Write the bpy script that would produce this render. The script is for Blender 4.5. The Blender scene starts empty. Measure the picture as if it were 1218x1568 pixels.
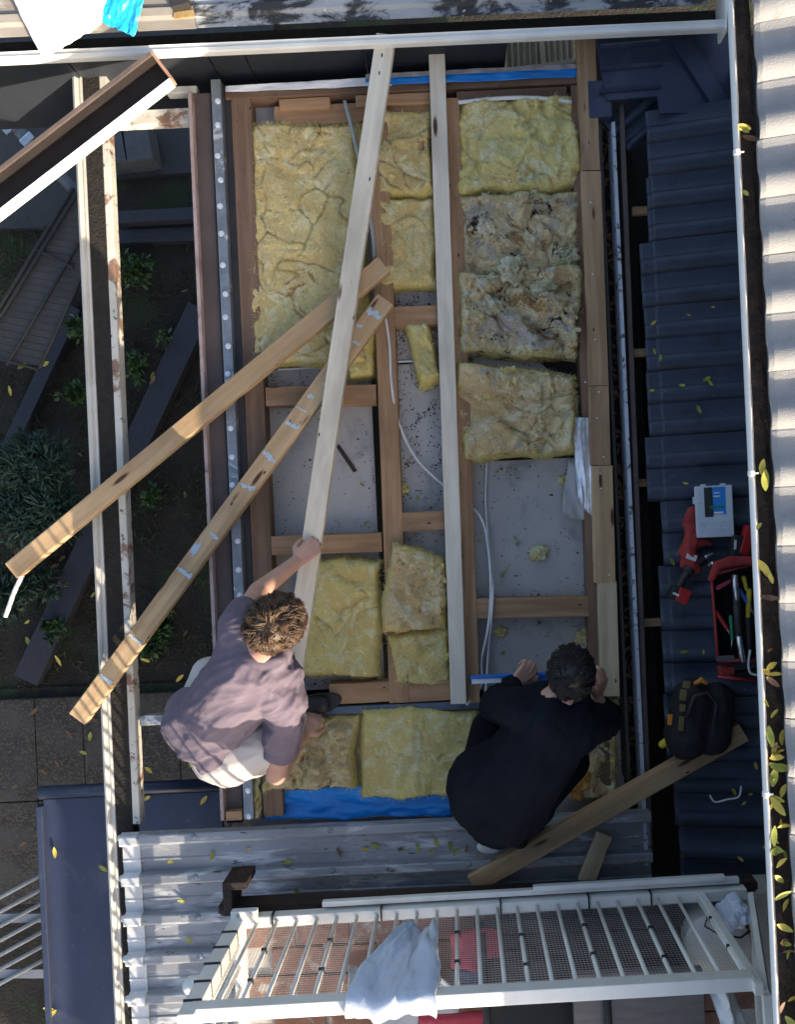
import bpy, bmesh, math, random
from mathutils import Vector, Matrix, Quaternion, noise
random.seed(11)
R = math.radians
SC = bpy.context.scene
COL = SC.collection

# ------------------------------------------------------------------ camera, sky, sun, exposure
H = 3.4            # camera height above the ceiling joists
S0 = 0.0029        # metres per photo pixel at joist height
TH = R(2.6)        # the photograph is rolled by this much against the roof
NX, NY = 700, 785  # nadir in the photograph
cam_d = bpy.data.cameras.new('camera')
cam = bpy.data.objects.new('camera', cam_d); COL.objects.link(cam); SC.camera = cam
cam.location = (0, 0, H); cam.rotation_euler = (0, 0, -TH)
cam_d.sensor_fit = 'VERTICAL'; cam_d.sensor_height = 24
cam_d.lens = 24 * H / (1568 * S0)
cam_d.shift_x = (609 - NX) / 1568; cam_d.shift_y = (NY - 784) / 1568
cam_d.clip_start = 0.02; cam_d.clip_end = 500

SUN = Vector((1.3, -2.0, 1.0)).normalized()   # towards the sun
EL = math.asin(SUN.z)
w = bpy.data.worlds.new('World'); SC.world = w; w.use_nodes = True
nt = w.node_tree; bg = nt.nodes['Background']
sky = nt.nodes.new('ShaderNodeTexSky'); sky.sky_type = 'NISHITA'; sky.sun_disc = False
sky.sun_elevation = EL; sky.sun_rotation = math.atan2(SUN.x, SUN.y)
sky.air_density = 1.0; sky.dust_density = 4.0; sky.ozone_density = 0.5
nt.links.new(sky.outputs[0], bg.inputs[0]); bg.inputs[1].default_value = 0.15
sd = bpy.data.lights.new('sun', 'SUN'); sd.energy = 4.3; sd.angle = R(0.5); sd.color = (1, 0.86, 0.66)
so = bpy.data.objects.new('sun', sd); COL.objects.link(so)
so.rotation_euler = (-SUN).to_track_quat('-Z', 'Y').to_euler(); so.location = (3, -5, 5)
SC.view_settings.view_transform = 'Standard'; SC.view_settings.look = 'None'
SC.view_settings.exposure = 1.2; SC.view_settings.gamma = 1

# ------------------------------------------------------------------ helpers
_c, _s = math.cos(TH), math.sin(TH)
def P(px, py, z=0.0):
    k = S0 * (H - z) / H; a = (px - NX) * k; b = (NY - py) * k
    return Vector((a * _c + b * _s, -a * _s + b * _c, z))

def nvec(v): return Vector((noise.noise(v+Vector((31.7,4.1,9.3))), noise.noise(v+Vector((-12.4,57.9,3.3))), noise.noise(v+Vector((8.8,-21.6,77.1)))))

WL = {}
def tag(o, label=None, cat=None, group=None, kind=None):
    if label: o['label'] = label
    if cat: o['category'] = cat
    if group: o['group'] = group
    if kind: o['kind'] = kind
    return o
def thing(name, loc, label, cat, group=None):
    o = bpy.data.objects.new(name, None); COL.objects.link(o); o.location = loc; o.empty_display_size = .05
    WL[o] = Vector(loc); return tag(o, label, cat, group)
def link(o, parent, origin):
    COL.objects.link(o); WL[o] = Vector(origin)
    if parent: o.parent = parent; o.location = Vector(origin) - WL[parent]
    else: o.location = origin
    return o

class MB:
    def __init__(s): s.v = []; s.f = []
    def add(s, vs, fs):
        n = len(s.v); s.v += [Vector(v) for v in vs]; s.f += [tuple(i + n for i in f) for f in fs]; return s
    def box(s, c, d, rz=0, rot=None):
        m = rot if rot else Matrix.Rotation(rz, 3, 'Z'); c = Vector(c)
        vs = [c + m @ Vector((sx*d[0]/2, sy*d[1]/2, sz*d[2]/2)) for sz in (-1, 1) for sx, sy in ((-1,-1),(1,-1),(1,1),(-1,1))]
        return s.add(vs, [(3,2,1,0),(4,5,6,7),(0,1,5,4),(1,2,6,5),(2,3,7,6),(3,0,4,7)])
    def cbox(s, c, d, ch=.003, rz=0, rot=None):
        m = rot if rot else Matrix.Rotation(rz, 3, 'Z'); c = Vector(c); b = bmesh.new()
        bmesh.ops.create_cube(b, size=1)
        for v in b.verts: v.co = Vector((v.co.x*d[0], v.co.y*d[1], v.co.z*d[2]))
        bmesh.ops.bevel(b, geom=b.edges[:], offset=min(ch, min(d)*.45), segments=2, profile=.6, affect='EDGES')
        b.verts.index_update(); vs = [c + m @ v.co for v in b.verts]; fs = [tuple(v.index for v in f.verts) for f in b.faces]; b.free()
        return s.add(vs, fs)
    def beam(s, p0, p1, w, t, up=(0,0,1)):
        p0, p1 = Vector(p0), Vector(p1); d = (p1-p0); L = d.length; d.normalize(); up = Vector(up)
        y = up.cross(d)
        if y.length < 1e-4: y = Vector((1,0,0)).cross(d)
        y.normalize(); z = d.cross(y)
        return s.box((p0+p1)/2, (L, w, t), rot=Matrix((d, y, z)).transposed())
    def tube(s, pts, r, n=8, cap=True):
        pts = [Vector(p) for p in pts]; rs = r if isinstance(r, (list, tuple)) else [r]*len(pts)
        vs = []; fs = []; ref = None
        for i, p in enumerate(pts):
            d = (pts[min(i+1, len(pts)-1)] - pts[max(i-1, 0)]).normalized()
            if ref is None: ref = Vector((0,0,1)) if abs(d.z) < .9 else Vector((1,0,0))
            x = ref.cross(d).normalized(); y = d.cross(x); ref = y
            for k in range(n):
                a = 2*math.pi*k/n; vs.append(p + (x*math.cos(a) + y*math.sin(a))*rs[i])
        for i in range(len(pts)-1):
            for k in range(n):
                k2 = (k+1) % n; fs.append((i*n+k, i*n+k2, (i+1)*n+k2, (i+1)*n+k))
        if cap: fs.append(tuple(range(n-1, -1, -1))); fs.append(tuple((len(pts)-1)*n + k for k in range(n)))
        return s.add(vs, fs)
    def capsule(s, p0, p1, r0, r1, n=14, m=4):
        p0, p1 = Vector(p0), Vector(p1); d = p1-p0
        if d.length < 1e-5: d = Vector((0,0,1e-3))
        u = d.normalized(); pts = []; rr = []
        for i in range(m, 0, -1):
            a = math.pi/2*i/m; pts.append(p0 - u*r0*math.sin(a)); rr.append(max(r0*math.cos(a), 1e-4))
        pts.append(p0); rr.append(r0); pts.append(p1); rr.append(r1)
        for i in range(1, m+1):
            a = math.pi/2*i/m; pts.append(p1 + u*r1*math.sin(a)); rr.append(max(r1*math.cos(a), 1e-4))
        return s.tube(pts, rr, n)
    def ell(s, c, r, rot=None, n=18, m=12):
        c = Vector(c); rot = rot or Matrix.Identity(3); vs = []; fs = []
        for i in range(m+1):
            a = math.pi*(i+.02)/(m+.04)
            for k in range(n):
                b = 2*math.pi*k/n
                vs.append(c + rot @ Vector((r[0]*math.sin(a)*math.cos(b), r[1]*math.sin(a)*math.sin(b), -r[2]*math.cos(a))))
        for i in range(m):
            for k in range(n):
                k2 = (k+1) % n; fs.append((i*n+k, i*n+k2, (i+1)*n+k2, (i+1)*n+k))
        fs.append(tuple(range(n-1, -1, -1))); fs.append(tuple(m*n+k for k in range(n)))
        return s.add(vs, fs)
    def prism(s, pts, z0, z1):
        n = len(pts); a = sum(pts[i][0]*pts[(i+1)%n][1]-pts[(i+1)%n][0]*pts[i][1] for i in range(n))
        if a < 0: pts = pts[::-1]
        vs = [(p[0], p[1], z0) for p in pts] + [(p[0], p[1], z1) for p in pts]
        return s.add(vs, [tuple(range(n-1, -1, -1)), tuple(range(n, 2*n))] + [(i, (i+1)%n, (i+1)%n+n, i+n) for i in range(n)])
    def grid(s, fn, nu, nv, closed=False):
        vs = [fn(i/nu, j/nv) for j in range(nv+1) for i in range(nu+1)]; q = nu+1
        return s.add(vs, [(j*q+i, j*q+i+1, (j+1)*q+i+1, (j+1)*q+i) for j in range(nv) for i in range(nu)])
    def extrude_profile(s, prof, a, b, axis='Y'):
        """closed profile [(x,z)] swept from a to b along Y (or [(y,z)] along X)"""
        n = len(prof)
        if axis == 'Y': vs = [(x, t, z) for t in (a, b) for x, z in prof]
        else: vs = [(t, y, z) for t in (a, b) for y, z in prof]
        return s.add(vs, [(i, (i+1)%n, (i+1)%n+n, i+n) for i in range(n)] + [tuple(range(n-1,-1,-1)), tuple(range(n, 2*n))])
    def mesh(s, name, origin):
        o = Vector(origin); me = bpy.data.meshes.new(name)
        me.from_pydata([tuple(v-o) for v in s.v], [], s.f); return me
    def build(s, name, m, parent=None, smooth=False, fixn=True, mod=None):
        if parent: o = WL[parent]
        else:
            xs = [v.x for v in s.v]; ys = [v.y for v in s.v]; o = Vector(((min(xs)+max(xs))/2, (min(ys)+max(ys))/2, min(v.z for v in s.v)))
        me = s.mesh(name, o); me.materials.append(m)
        if fixn:
            b = bmesh.new(); b.from_mesh(me); bmesh.ops.recalc_face_normals(b, faces=b.faces[:]); b.to_mesh(me); b.free()
        if smooth:
            for p in me.polygons: p.use_smooth = True
        return link(bpy.data.objects.new(name, me), parent, o)

def plank(name, p0, p1, w, t, m, parent=None, ch=.003, seg=None, wob=.0012, roll=0, seed=None):
    """a board whose TOP centre line runs from p0 to p1; local X along the grain"""
    p0, p1 = Vector(p0), Vector(p1); d = p1-p0; L = d.length; d.normalize()
    y = Vector((0,0,1)).cross(d)
    if y.length < 1e-3: y = Vector((0,1,0))
    y.normalize(); z = d.cross(y)
    if roll: q = Quaternion(d, roll); y = q @ y; z = q @ z
    seg = seg or max(2, int(L/.12)); h = t/2; b = w/2; prof = [(-b+ch,-h),(b-ch,-h),(b,-h+ch),(b,h-ch),(b-ch,h),(-b+ch,h),(-b,h-ch),(-b,-h+ch)]
    vs = []; fs = []; sd = seed if seed is not None else random.random()*100
    for i in range(seg+1):
        x = -L/2 + L*i/seg
        for k, (a, c) in enumerate(prof):
            nn = nvec(Vector((x*6+sd, k*3.1, sd)))
            vs.append((x + (nn.x*wob*2 if i in (0, seg) else 0), a+nn.y*wob, c+nn.z*wob*.6))
    for i in range(seg):
        for k in range(8):
            k2 = (k+1) % 8; fs.append((i*8+k, i*8+k2, (i+1)*8+k2, (i+1)*8+k))
    fs.append(tuple(range(7,-1,-1))); fs.append(tuple(seg*8+k for k in range(8)))
    me = bpy.data.meshes.new(name); me.from_pydata(vs, [], fs); me.materials.append(m)
    bm = bmesh.new(); bm.from_mesh(me); bmesh.ops.recalc_face_normals(bm, faces=bm.faces[:]); bm.to_mesh(me); bm.free()
    o = bpy.data.objects.new(name, me); c = (p0+p1)/2 - z*h
    link(o, parent, c); o.rotation_euler = Matrix((d, y, z)).transposed().to_euler()
    return o

# ------------------------------------------------------------------ materials
def nodes(name):
    m = bpy.data.materials.new(name); m.use_nodes = True; nt = m.node_tree
    return m, nt, nt.nodes['Principled BSDF']
def N(nt, t, **kw):
    n = nt.nodes.new(t)
    for k, v in kw.items():
        if k in n.inputs: n.inputs[k].default_value = v
        else: setattr(n, k, v)
    return n
def C4(c): return (c[0], c[1], c[2], 1)
def coords(nt, stretch=(1,1,1), rand=True):
    tc = N(nt, 'ShaderNodeTexCoord'); mp = N(nt, 'ShaderNodeMapping'); mp.inputs['Scale'].default_value = stretch
    nt.links.new(tc.outputs['Object'], mp.inputs[0])
    if rand:
        oi = N(nt, 'ShaderNodeObjectInfo'); ml = N(nt, 'ShaderNodeMath', operation='MULTIPLY'); ml.inputs[1].default_value = 57.3
        nt.links.new(oi.outputs['Random'], ml.inputs[0]); nt.links.new(ml.outputs[0], mp.inputs['Location'])
    return mp.outputs[0]
def ntex(nt, co, scale, detail=6, rough=.6, dist=0):
    n = N(nt, 'ShaderNodeTexNoise'); n.inputs['Scale'].default_value = scale; n.inputs['Detail'].default_value = detail
    n.inputs['Roughness'].default_value = rough; n.inputs['Distortion'].default_value = dist
    nt.links.new(co, n.inputs['Vector']); return n.outputs['Fac']
def ramp(nt, f, lo, hi):
    r = N(nt, 'ShaderNodeMapRange'); r.inputs['From Min'].default_value = lo; r.inputs['From Max'].default_value = hi
    r.interpolation_type = 'SMOOTHSTEP'; nt.links.new(f, r.inputs[0]); return r.outputs[0]
def mix(nt, f, a, b):
    n = N(nt, 'ShaderNodeMix', data_type='RGBA')
    if hasattr(f, 'node'): nt.links.new(f, n.inputs[0])
    else: n.inputs[0].default_value = f
    for i, v in ((6, a), (7, b)):
        if hasattr(v, 'node'): nt.links.new(v, n.inputs[i])
        else: n.inputs[i].default_value = C4(v)
    return n.outputs[2]
def bumpit(nt, bs, h, strength, dist=.01):
    b = N(nt, 'ShaderNodeBump'); b.inputs['Strength'].default_value = strength; b.inputs['Distance'].default_value = dist
    nt.links.new(h, b.inputs['Height']); nt.links.new(b.outputs[0], bs.inputs['Normal'])
def mat(name, c1, c2=None, scale=8, rough=.7, bump=.15, bscale=None, metal=0, stains=(), stretch=(1,1,1), lo=.35, hi=.65, spec=None, bdist=.01, trans=0, coat=0, rvar=.12, rand=True):
    m, nt, bs = nodes(name); co = coords(nt, stretch, rand)
    c2 = c2 or tuple(x*.8 for x in c1); f = ntex(nt, co, scale)
    col = mix(nt, ramp(nt, f, lo, hi), c1, c2)
    fine = ntex(nt, co, (bscale or scale*6), 4)
    for (sc_, ss, a, b) in stains: col = mix(nt, ramp(nt, ntex(nt, co, ss, 8, .65, .4), a, b), col, sc_)
    nt.links.new(col, bs.inputs['Base Color'])
    rr = N(nt, 'ShaderNodeMapRange'); rr.inputs['To Min'].default_value = max(rough-rvar, .05); rr.inputs['To Max'].default_value = min(rough+rvar, 1)
    nt.links.new(fine, rr.inputs[0]); nt.links.new(rr.outputs[0], bs.inputs['Roughness'])
    bs.inputs['Metallic'].default_value = metal
    if spec is not None: bs.inputs['Specular IOR Level'].default_value = spec
    if trans: bs.inputs['Transmission Weight'].default_value = trans
    if coat: bs.inputs['Coat Weight'].default_value = coat
    if bump: bumpit(nt, bs, fine, bump, bdist)
    return m
def wood(name, light, dark, knot=(.07,.03,.015), kn=.10, grain=1.0, dirt=None, rough=.75):
    m, nt, bs = nodes(name); co = coords(nt, (1.6, 26, 26)); g = ntex(nt, co, 1.0, 5, .6, .6)
    co2 = coords(nt, (1, 3, 3)); g2 = ntex(nt, co2, 1.6, 4)
    fine = ntex(nt, coords(nt, (6, 160, 160)), 1, 3)
    col = mix(nt, ramp(nt, g, .34, .66), light, dark)
    col = mix(nt, ramp(nt, g2, .45, .75), col, tuple(x*.72 for x in dark))
    co3 = coords(nt, (3.0, 14, 14)); vo = N(nt, 'ShaderNodeTexVoronoi'); vo.inputs['Scale'].default_value = 1.0
    nt.links.new(co3, vo.inputs['Vector']); k = ramp(nt, vo.outputs['Distance'], kn+.05, kn-.05)
    col = mix(nt, k, col, knot)
    vh = N(nt, 'ShaderNodeTexVoronoi'); vh.inputs['Scale'].default_value = 1.0; nt.links.new(coords(nt, (7, 19, 19)), vh.inputs['Vector'])
    col = mix(nt, ramp(nt, vh.outputs['Distance'], .085, .05), col, (.03,.02,.015))
    if dirt: col = mix(nt, ramp(nt, ntex(nt, coords(nt, (2.5, 7, 7)), 1.3, 8, .7), dirt[1], dirt[1]+.12), col, dirt[0])
    nt.links.new(col, bs.inputs['Base Color']); bs.inputs['Roughness'].default_value = rough; bs.inputs['Specular IOR Level'].default_value = .3
    bumpit(nt, bs, fine, .25, .004); return m

PINE = wood('fresh_pine', (.60,.50,.34), (.50,.39,.24), kn=.085)
PINE_W = wood('pale_pine', (.73,.66,.54), (.64,.56,.44), kn=.13)
OLD = wood('old_rimu', (.225,.14,.09), (.155,.093,.06), kn=.06, dirt=((.10,.065,.045), .6))
OLD2 = wood('old_pine', (.42,.255,.14), (.29,.165,.085), kn=.09, dirt=((.14,.09,.06), .6))
OLD_T = wood('weathered_timber', (.42,.28,.16), (.29,.18,.10), kn=.08, dirt=((.17,.115,.07), .58))
RAWP = wood('raw_old_pine', (.50,.35,.20), (.38,.25,.135), kn=.125, dirt=((.24,.17,.11), .66))  # the timber's own lighter tone, for the used planks and one plate board
DARKWOOD = wood('stained_dark_timber', (.045,.030,.024), (.026,.018,.015), kn=.02)
BROWN_PT = mat('brown_painted_board', (.10,.075,.068), (.072,.053,.048), 5, .7, .2, 60, stains=(((.45,.43,.40), 38, .70, .78),))
PINKPT = mat('pink_primer_edge', (.46,.36,.34), (.33,.24,.22), 9, .7, .2, stains=(((.12,.08,.07), 22, .6, .68),))
CREAM_FLK = mat('flaking_cream_paint', (.56,.54,.48), (.48,.45,.39), 6, .65, .3, 40, stains=(((.22,.13,.09), 7, .54, .60), ((.05,.04,.035), 26, .60, .66)))
CREAM = mat('cream_painted_metal', (.52,.51,.47), (.44,.42,.38), 5, .45, .05, stains=(((.30,.25,.18), 9, .66, .78),))
WHITE_PT = mat('white_painted_steel', (.78,.77,.73), (.70,.69,.64), 6, .42, .06, stains=(((.35,.30,.24), 14, .70, .80),))
WHITE_LIP = mat('white_gutter_bead', (.82,.80,.76), (.74,.72,.67), 6, .4, .05, stains=(((.4,.33,.25), 12, .72, .82),))
GALV = mat('galvanised_steel', (.27,.29,.32), (.19,.21,.23), 14, .45, .12, 50, .5, stains=(((.62,.62,.60), 9, .58, .66), ((.10,.09,.08), 16, .68, .76)))
ZINC = mat('weathered_zinc_roof', (.32,.33,.35), (.23,.24,.26), 4, .5, .12, 45, .35, stains=(((.52,.53,.54), 13, .52, .66), ((.10,.09,.08), 30, .60, .66), ((.17,.12,.08), 8, .64, .74)), stretch=(.35,1.6,1))
ZINC_END = mat('white_zinc_flashing', (.60,.61,.62), (.48,.49,.50), 9, .5, .15, 45, .2, stains=(((.12,.10,.08), 12, .64, .72),))
BLACKM = mat('black_dirty_metal', (.022,.022,.024), (.035,.03,.028), 12, .5, .2)
DIRT = mat('leaf_dirt', (.010,.008,.0065), (.020,.015,.011), 30, .95, .6, 90, bdist=.02)
BLUE_ST = mat('dark_blue_steel', (.026,.036,.075), (.021,.029,.062), 3, .42, .06, stains=(((.07,.08,.11), 26, .62, .70), ((.045,.055,.09), 4, .52, .66)))
WALLBLUE = mat('dark_blue_boards', (.022,.026,.034), (.017,.02,.027), 4, .6, .1)
TILE_D = mat('dark_blue_concrete_tile', (.029,.042,.070), (.022,.032,.054), 9, .5, .35, 160, stains=(((.10,.115,.14), 40, .64, .70), ((.016,.02,.03), 5, .55, .70)), bdist=.004)
TILE_L = mat('cream_concrete_tile', (.275,.275,.278), (.235,.236,.24), 10, .75, .5, 220, stains=(((.20,.18,.15), 26, .62, .72),), bdist=.004)
TERRA = mat('bare_terracotta_edge', (.34,.15,.085), (.24,.11,.07), 30, .85, .3)
PLASTER = mat('grey_ceiling_lining', (.43,.41,.385), (.375,.355,.335), 3.5, .6, .06, 40, stains=(((.14,.12,.10), 9, .64, .72), ((.25,.24,.23), 3.2, .54, .70)), rand=False)
BLUEWRAP = mat('blue_plastic_wrap', (.012,.25,.72), (.010,.20,.62), 6, .32, .25, 18, bdist=.02)
WHITEWRAP = mat('white_plastic_film', (.78,.78,.78), (.68,.70,.72), 8, .35, .3, 22, bdist=.02, stains=(((.45,.44,.42), 14, .64, .74),))
CYANWRAP = mat('cyan_plastic_film', (.02,.42,.72), (.015,.36,.66), 8, .35, .3, 22, bdist=.02)
FOIL = mat('silver_foil', (.86,.88,.92), (.74,.77,.82), 14, .35, .5, 30, .55, bdist=.02)
PVC = mat('white_cable_sheath', (.70,.70,.69), (.60,.60,.58), 12, .45, .03)
GREYPIPE = mat('grey_pipe', (.32,.33,.34), (.27,.28,.29), 12, .5, .03)
def batt_mat(name, a, b, c, stain=.58, mould=.62, rimc=(.80,.66,.20), grey=.58, mott=.66):
    m, nt, bs = nodes(name); co = coords(nt)
    col = mix(nt, ramp(nt, ntex(nt, co, 4.5, 5, .55, .8), .42, .58), a, b)
    col = mix(nt, ramp(nt, ntex(nt, co, 9, 6, .6, 1.2), .50, .62), col, c)
    col = mix(nt, ramp(nt, ntex(nt, co, 5.5, 7, .65, 1.0), grey, grey+.08), col, (.52,.47,.41))
    col = mix(nt, ramp(nt, ntex(nt, co, 42, 6, .7, 1.0), .50, .70), col, tuple(x*mott for x in b))
    col = mix(nt, ramp(nt, ntex(nt, co, 30, 6, .7, 1.5), .55, .68), col, tuple(min(.9, x*1.18) for x in c))
    at = N(nt, 'ShaderNodeAttribute'); at.attribute_name = 'rim'
    rm = N(nt, 'ShaderNodeMath', operation='MULTIPLY'); nt.links.new(at.outputs['Fac'], rm.inputs[0]); nt.links.new(ramp(nt, ntex(nt, co, 12, 5, .6), .30, .55), rm.inputs[1])
    col = mix(nt, rm.outputs[0], col, rimc)
    col = mix(nt, ramp(nt, ntex(nt, co, 6.5, 9, .72, 1.2), stain, stain+.07), col, (.36,.21,.085))
    col = mix(nt, ramp(nt, ntex(nt, co, 7.7, 10, .78, .9), mould, mould+.05), col, (.030,.027,.025))
    nt.links.new(col, bs.inputs['Base Color']); bs.inputs['Roughness'].default_value = .95; bs.inputs['Specular IOR Level'].default_value = .1
    f = ntex(nt, co, 120, 6, .7); h = N(nt, 'ShaderNodeMath', operation='ADD'); nt.links.new(f, h.inputs[0]); nt.links.new(ntex(nt, co, 34, 8, .7, 1.5), h.inputs[1])
    bumpit(nt, bs, h.outputs[0], .9, .014); return m
BATT = batt_mat('glass_wool_tan', (.82,.66,.31), (.76,.56,.24), (.85,.75,.46), .585, .64, grey=.62, mott=.78)
BATT_Y = batt_mat('glass_wool_yellow', (.84,.72,.28), (.80,.63,.25), (.86,.80,.48), .64, .67, grey=.70, mott=.86)
BATT_M = batt_mat('glass_wool_mouldy', (.76,.63,.36), (.66,.50,.27), (.76,.72,.50), .535, .555, (.66,.62,.24), .53)
BATT_B = batt_mat('glass_wool_brown', (.78,.61,.34), (.68,.48,.24), (.82,.71,.48), .565, .62, grey=.58, mott=.74)
SKIN = mat('skin', (.52,.30,.22), (.47,.25,.18), 12, .55, .06, 120)
SHIRT = mat('mauve_grey_shirt', (.150,.118,.150), (.125,.098,.130), 9, .85, .12, 240)
TROUS = mat('pale_grey_trousers', (.52,.48,.45), (.45,.41,.39), 9, .85, .15, 200, stains=(((.25,.22,.2), 12, .66, .76),))
BLACKJ = mat('black_jacket_cloth', (.0075,.0095,.0155), (.0055,.007,.012), 8, .9, .12, 160, spec=.12)
BLACKP = mat('black_trousers', (.0045,.005,.007), (.0035,.004,.006), 8, .9, .12, 160, spec=.12)
SHOE = mat('black_shoe', (.012,.013,.017), (.02,.02,.024), 14, .6, .1)
SOLE = mat('white_sole', (.6,.6,.58), None, 14, .6, .1)
HAIR_B = mat('brown_hair', (.13,.075,.04), (.05,.027,.015), 30, .45, .05, 200, stretch=(1,1,1))
HAIR_D = mat('dark_hair', (.005,.004,.004), (.010,.007,.006), 30, .55, .05, 200)
RED = mat('red_tool_plastic', (.42,.022,.02), (.34,.016,.016), 14, .45, .05)
REDCL = mat('red_fabric', (.33,.035,.03), (.24,.022,.02), 14, .85, .2, 150)
BLK = mat('black_rubber', (.014,.014,.015), (.022,.022,.023), 20, .6, .1)
BLKCL = mat('black_nylon', (.008,.009,.011), (.006,.006,.008), 20, .8, .2, 220)
ORANGE = mat('orange_trim', (.62,.24,.03), (.5,.18,.02), 20, .6, .1)
YELLOWP = mat('yellow_plastic', (.62,.46,.03), None, 20, .5, .05)
BLUEP = mat('blue_level_paint', (.02,.16,.55), (.02,.13,.46), 10, .35, .03)
WHITEP = mat('white_print', (.75,.76,.77), None, 10, .5, .02)
CLEAR = mat('frosted_clear_plastic', (.66,.72,.80), (.60,.66,.74), 10, .3, .03, trans=.25)
STEEL = mat('bright_steel', (.55,.56,.58), (.48,.49,.5), 14, .3, .05, 60, .9)
GREENP = mat('green_plastic', (.02,.19,.09), None, 12, .5)
CLOTH_W = mat('pale_blue_rag', (.60,.64,.72), (.52,.58,.68), 5, .85, .15, 150)
LEAF_Y = mat('yellow_leaf', (.52,.40,.06), (.40,.32,.05), 40, .6, .15)
LEAF_G = mat('yellow_green_leaf', (.30,.30,.04), (.20,.23,.035), 40, .6, .15)
LEAF_B = mat('brown_leaf', (.20,.10,.045), (.12,.065,.03), 40, .7, .15)
FOL_D = mat('dark_green_needles', (.018,.055,.032), (.010,.034,.020), 20, .6, .05)
FOL_G = mat('green_leaf', (.045,.10,.022), (.03,.07,.016), 20, .55, .05)
GRASS = mat('grass_blade', (.030,.042,.015), (.05,.046,.024), 9, .7, .05)
SOIL = mat('garden_soil', (.017,.014,.011), (.028,.022,.016), 6, .95, .7, 40, stains=(((.022,.035,.012), 2.5, .5, .62), ((.09,.07,.045), 34, .62, .70)), bdist=.03, rand=False)
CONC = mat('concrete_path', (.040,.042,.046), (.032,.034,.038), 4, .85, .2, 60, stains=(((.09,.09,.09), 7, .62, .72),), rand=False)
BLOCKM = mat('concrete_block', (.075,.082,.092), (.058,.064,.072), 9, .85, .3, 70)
SLEEP = mat('blue_grey_sleeper', (.026,.029,.042), (.018,.02,.03), 7, .7, .2, stretch=(2,9,9))
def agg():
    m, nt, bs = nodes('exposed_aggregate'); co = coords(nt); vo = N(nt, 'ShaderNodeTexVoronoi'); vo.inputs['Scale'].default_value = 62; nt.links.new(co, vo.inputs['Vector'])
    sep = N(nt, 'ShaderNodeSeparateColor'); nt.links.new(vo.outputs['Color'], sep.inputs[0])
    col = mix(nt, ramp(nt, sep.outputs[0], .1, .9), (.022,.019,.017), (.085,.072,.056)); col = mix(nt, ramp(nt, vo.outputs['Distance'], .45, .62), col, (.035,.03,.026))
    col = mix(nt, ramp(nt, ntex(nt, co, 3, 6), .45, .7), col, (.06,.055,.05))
    nt.links.new(col, bs.inputs['Base Color']); bs.inputs['Roughness'].default_value = .85
    bumpit(nt, bs, vo.outputs['Distance'], -.7, .008); return m
AGG = agg()
BRICKM = mat('terracotta_brick', (.23,.115,.078), (.165,.078,.05), 9, .85, .3, 60, stains=(((.36,.32,.29), 8, .56, .66),))
MORT = mat('pale_mortar', (.48,.45,.41), (.40,.37,.33), 12, .9, .3, 60)
PINKCL = mat('pink_red_cloth', (.42,.05,.08), (.34,.035,.06), 7, .85, .15, 120)
GREYT = mat('grey_brown_laminate', (.15,.13,.125), (.12,.105,.10), 6, .5, .05, stretch=(1,8,8))
CREAMCORR = mat('cream_corrugated', (.50,.46,.36), (.42,.38,.30), 6, .6, .1, stains=(((.2,.16,.11), 9, .62, .72),))

# ================================================================== LARGE STRUCTURE
ZG = -2.6
def sheet(name, pts, z, m):
    b = MB(); b.add([(p[0], p[1], z) for p in pts], [tuple(range(len(pts)))]); o = b.build(name, m, fixn=False)
    return tag(o, kind='structure')
sheet('ground', [(-70,-70),(70,-70),(70,70),(-70,70)], ZG-.004, SOIL)
# concrete path, top left, two slabs
pth = MB(); pth.prism([P(-160,-60,ZG)[:2], P(420,-60,ZG)[:2], P(420,262,ZG)[:2], P(178,275,ZG)[:2], P(70,352,ZG)[:2], P(-160,356,ZG)[:2]], ZG-.05, ZG+.05)
tag(pth.build('concrete_path', CONC), kind='structure')
# aggregate pavers, bottom left
ZP = ZG+.03
pv = tag(MB().prism([P(-160,1062,ZP)[:2], P(420,1040,ZP)[:2], P(430,1600,ZP)[:2], P(-160,1374,ZP)[:2]], ZP-.09, ZP-.02).build('pavement', SOIL), kind='structure')
pm = None
a0 = P(-150, 1068, ZP); 
for i in range(9):
    for j in range(4):
        x0 = P(54, 1068, ZP).x + (i-3)*.372; y1 = P(54, 1068, ZP).y - j*.80
        if pm is None:
            pm = MB().cbox((0,0,0), (.366,.792,.05), .006).mesh('paver', (0,0,0)); pm.materials.append(AGG)
        if j > 1 and i < 3: continue
        o = bpy.data.objects.new('paver', pm); link(o, pv, (x0+.183, y1-.4, ZP-.004)); o.rotation_euler.z = random.uniform(-.004,.004)

# ---------------- timber ceiling frame with grey lining
ZJ = 0.0
fr = thing('ceiling_frame', P(640, 700, -.1), 'opened timber ceiling frame with joists and grey lining boards between them', 'ceiling frame')
Yt = P(600,132,0).y; Yb = P(600,1250,0).y; Xl = P(372,700,0).x; Xr = P(905,700,0).x
lin = []
def lining(x0, y0, x1, y1):
    a = P(x0, y0, -.1); b = P(x1, y1, -.1)
    MB().cbox(((a.x+b.x)/2, (a.y+b.y)/2, -.106), (abs(b.x-a.x)-.0012, abs(b.y-a.y)-.0012, .012), .002).build('lining_board', PLASTER, fr)
lining(380,150,590,560); lining(380,560,590,1060); lining(590,150,706,555); lining(590,555,706,1060)
lining(706,150,915,700); lining(706,700,915,1060); lining(380,1060,640,1262); lining(640,1060,960,1262)
def jst(xa, ya, xb, yb, w, m=OLD, z=0, t=.09, name='joist'):
    return plank(name, P(xa,ya,z), P(xb,yb,z), w, t, m, fr)
jst(368,150, 419,1250, .088, OLD)           # left joist
jst(577,160, 612,1076, .088, OLD2)          # middle joist
jst(690,150, 722,1076, .080, OLD2)          # joist under the pale plank
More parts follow.
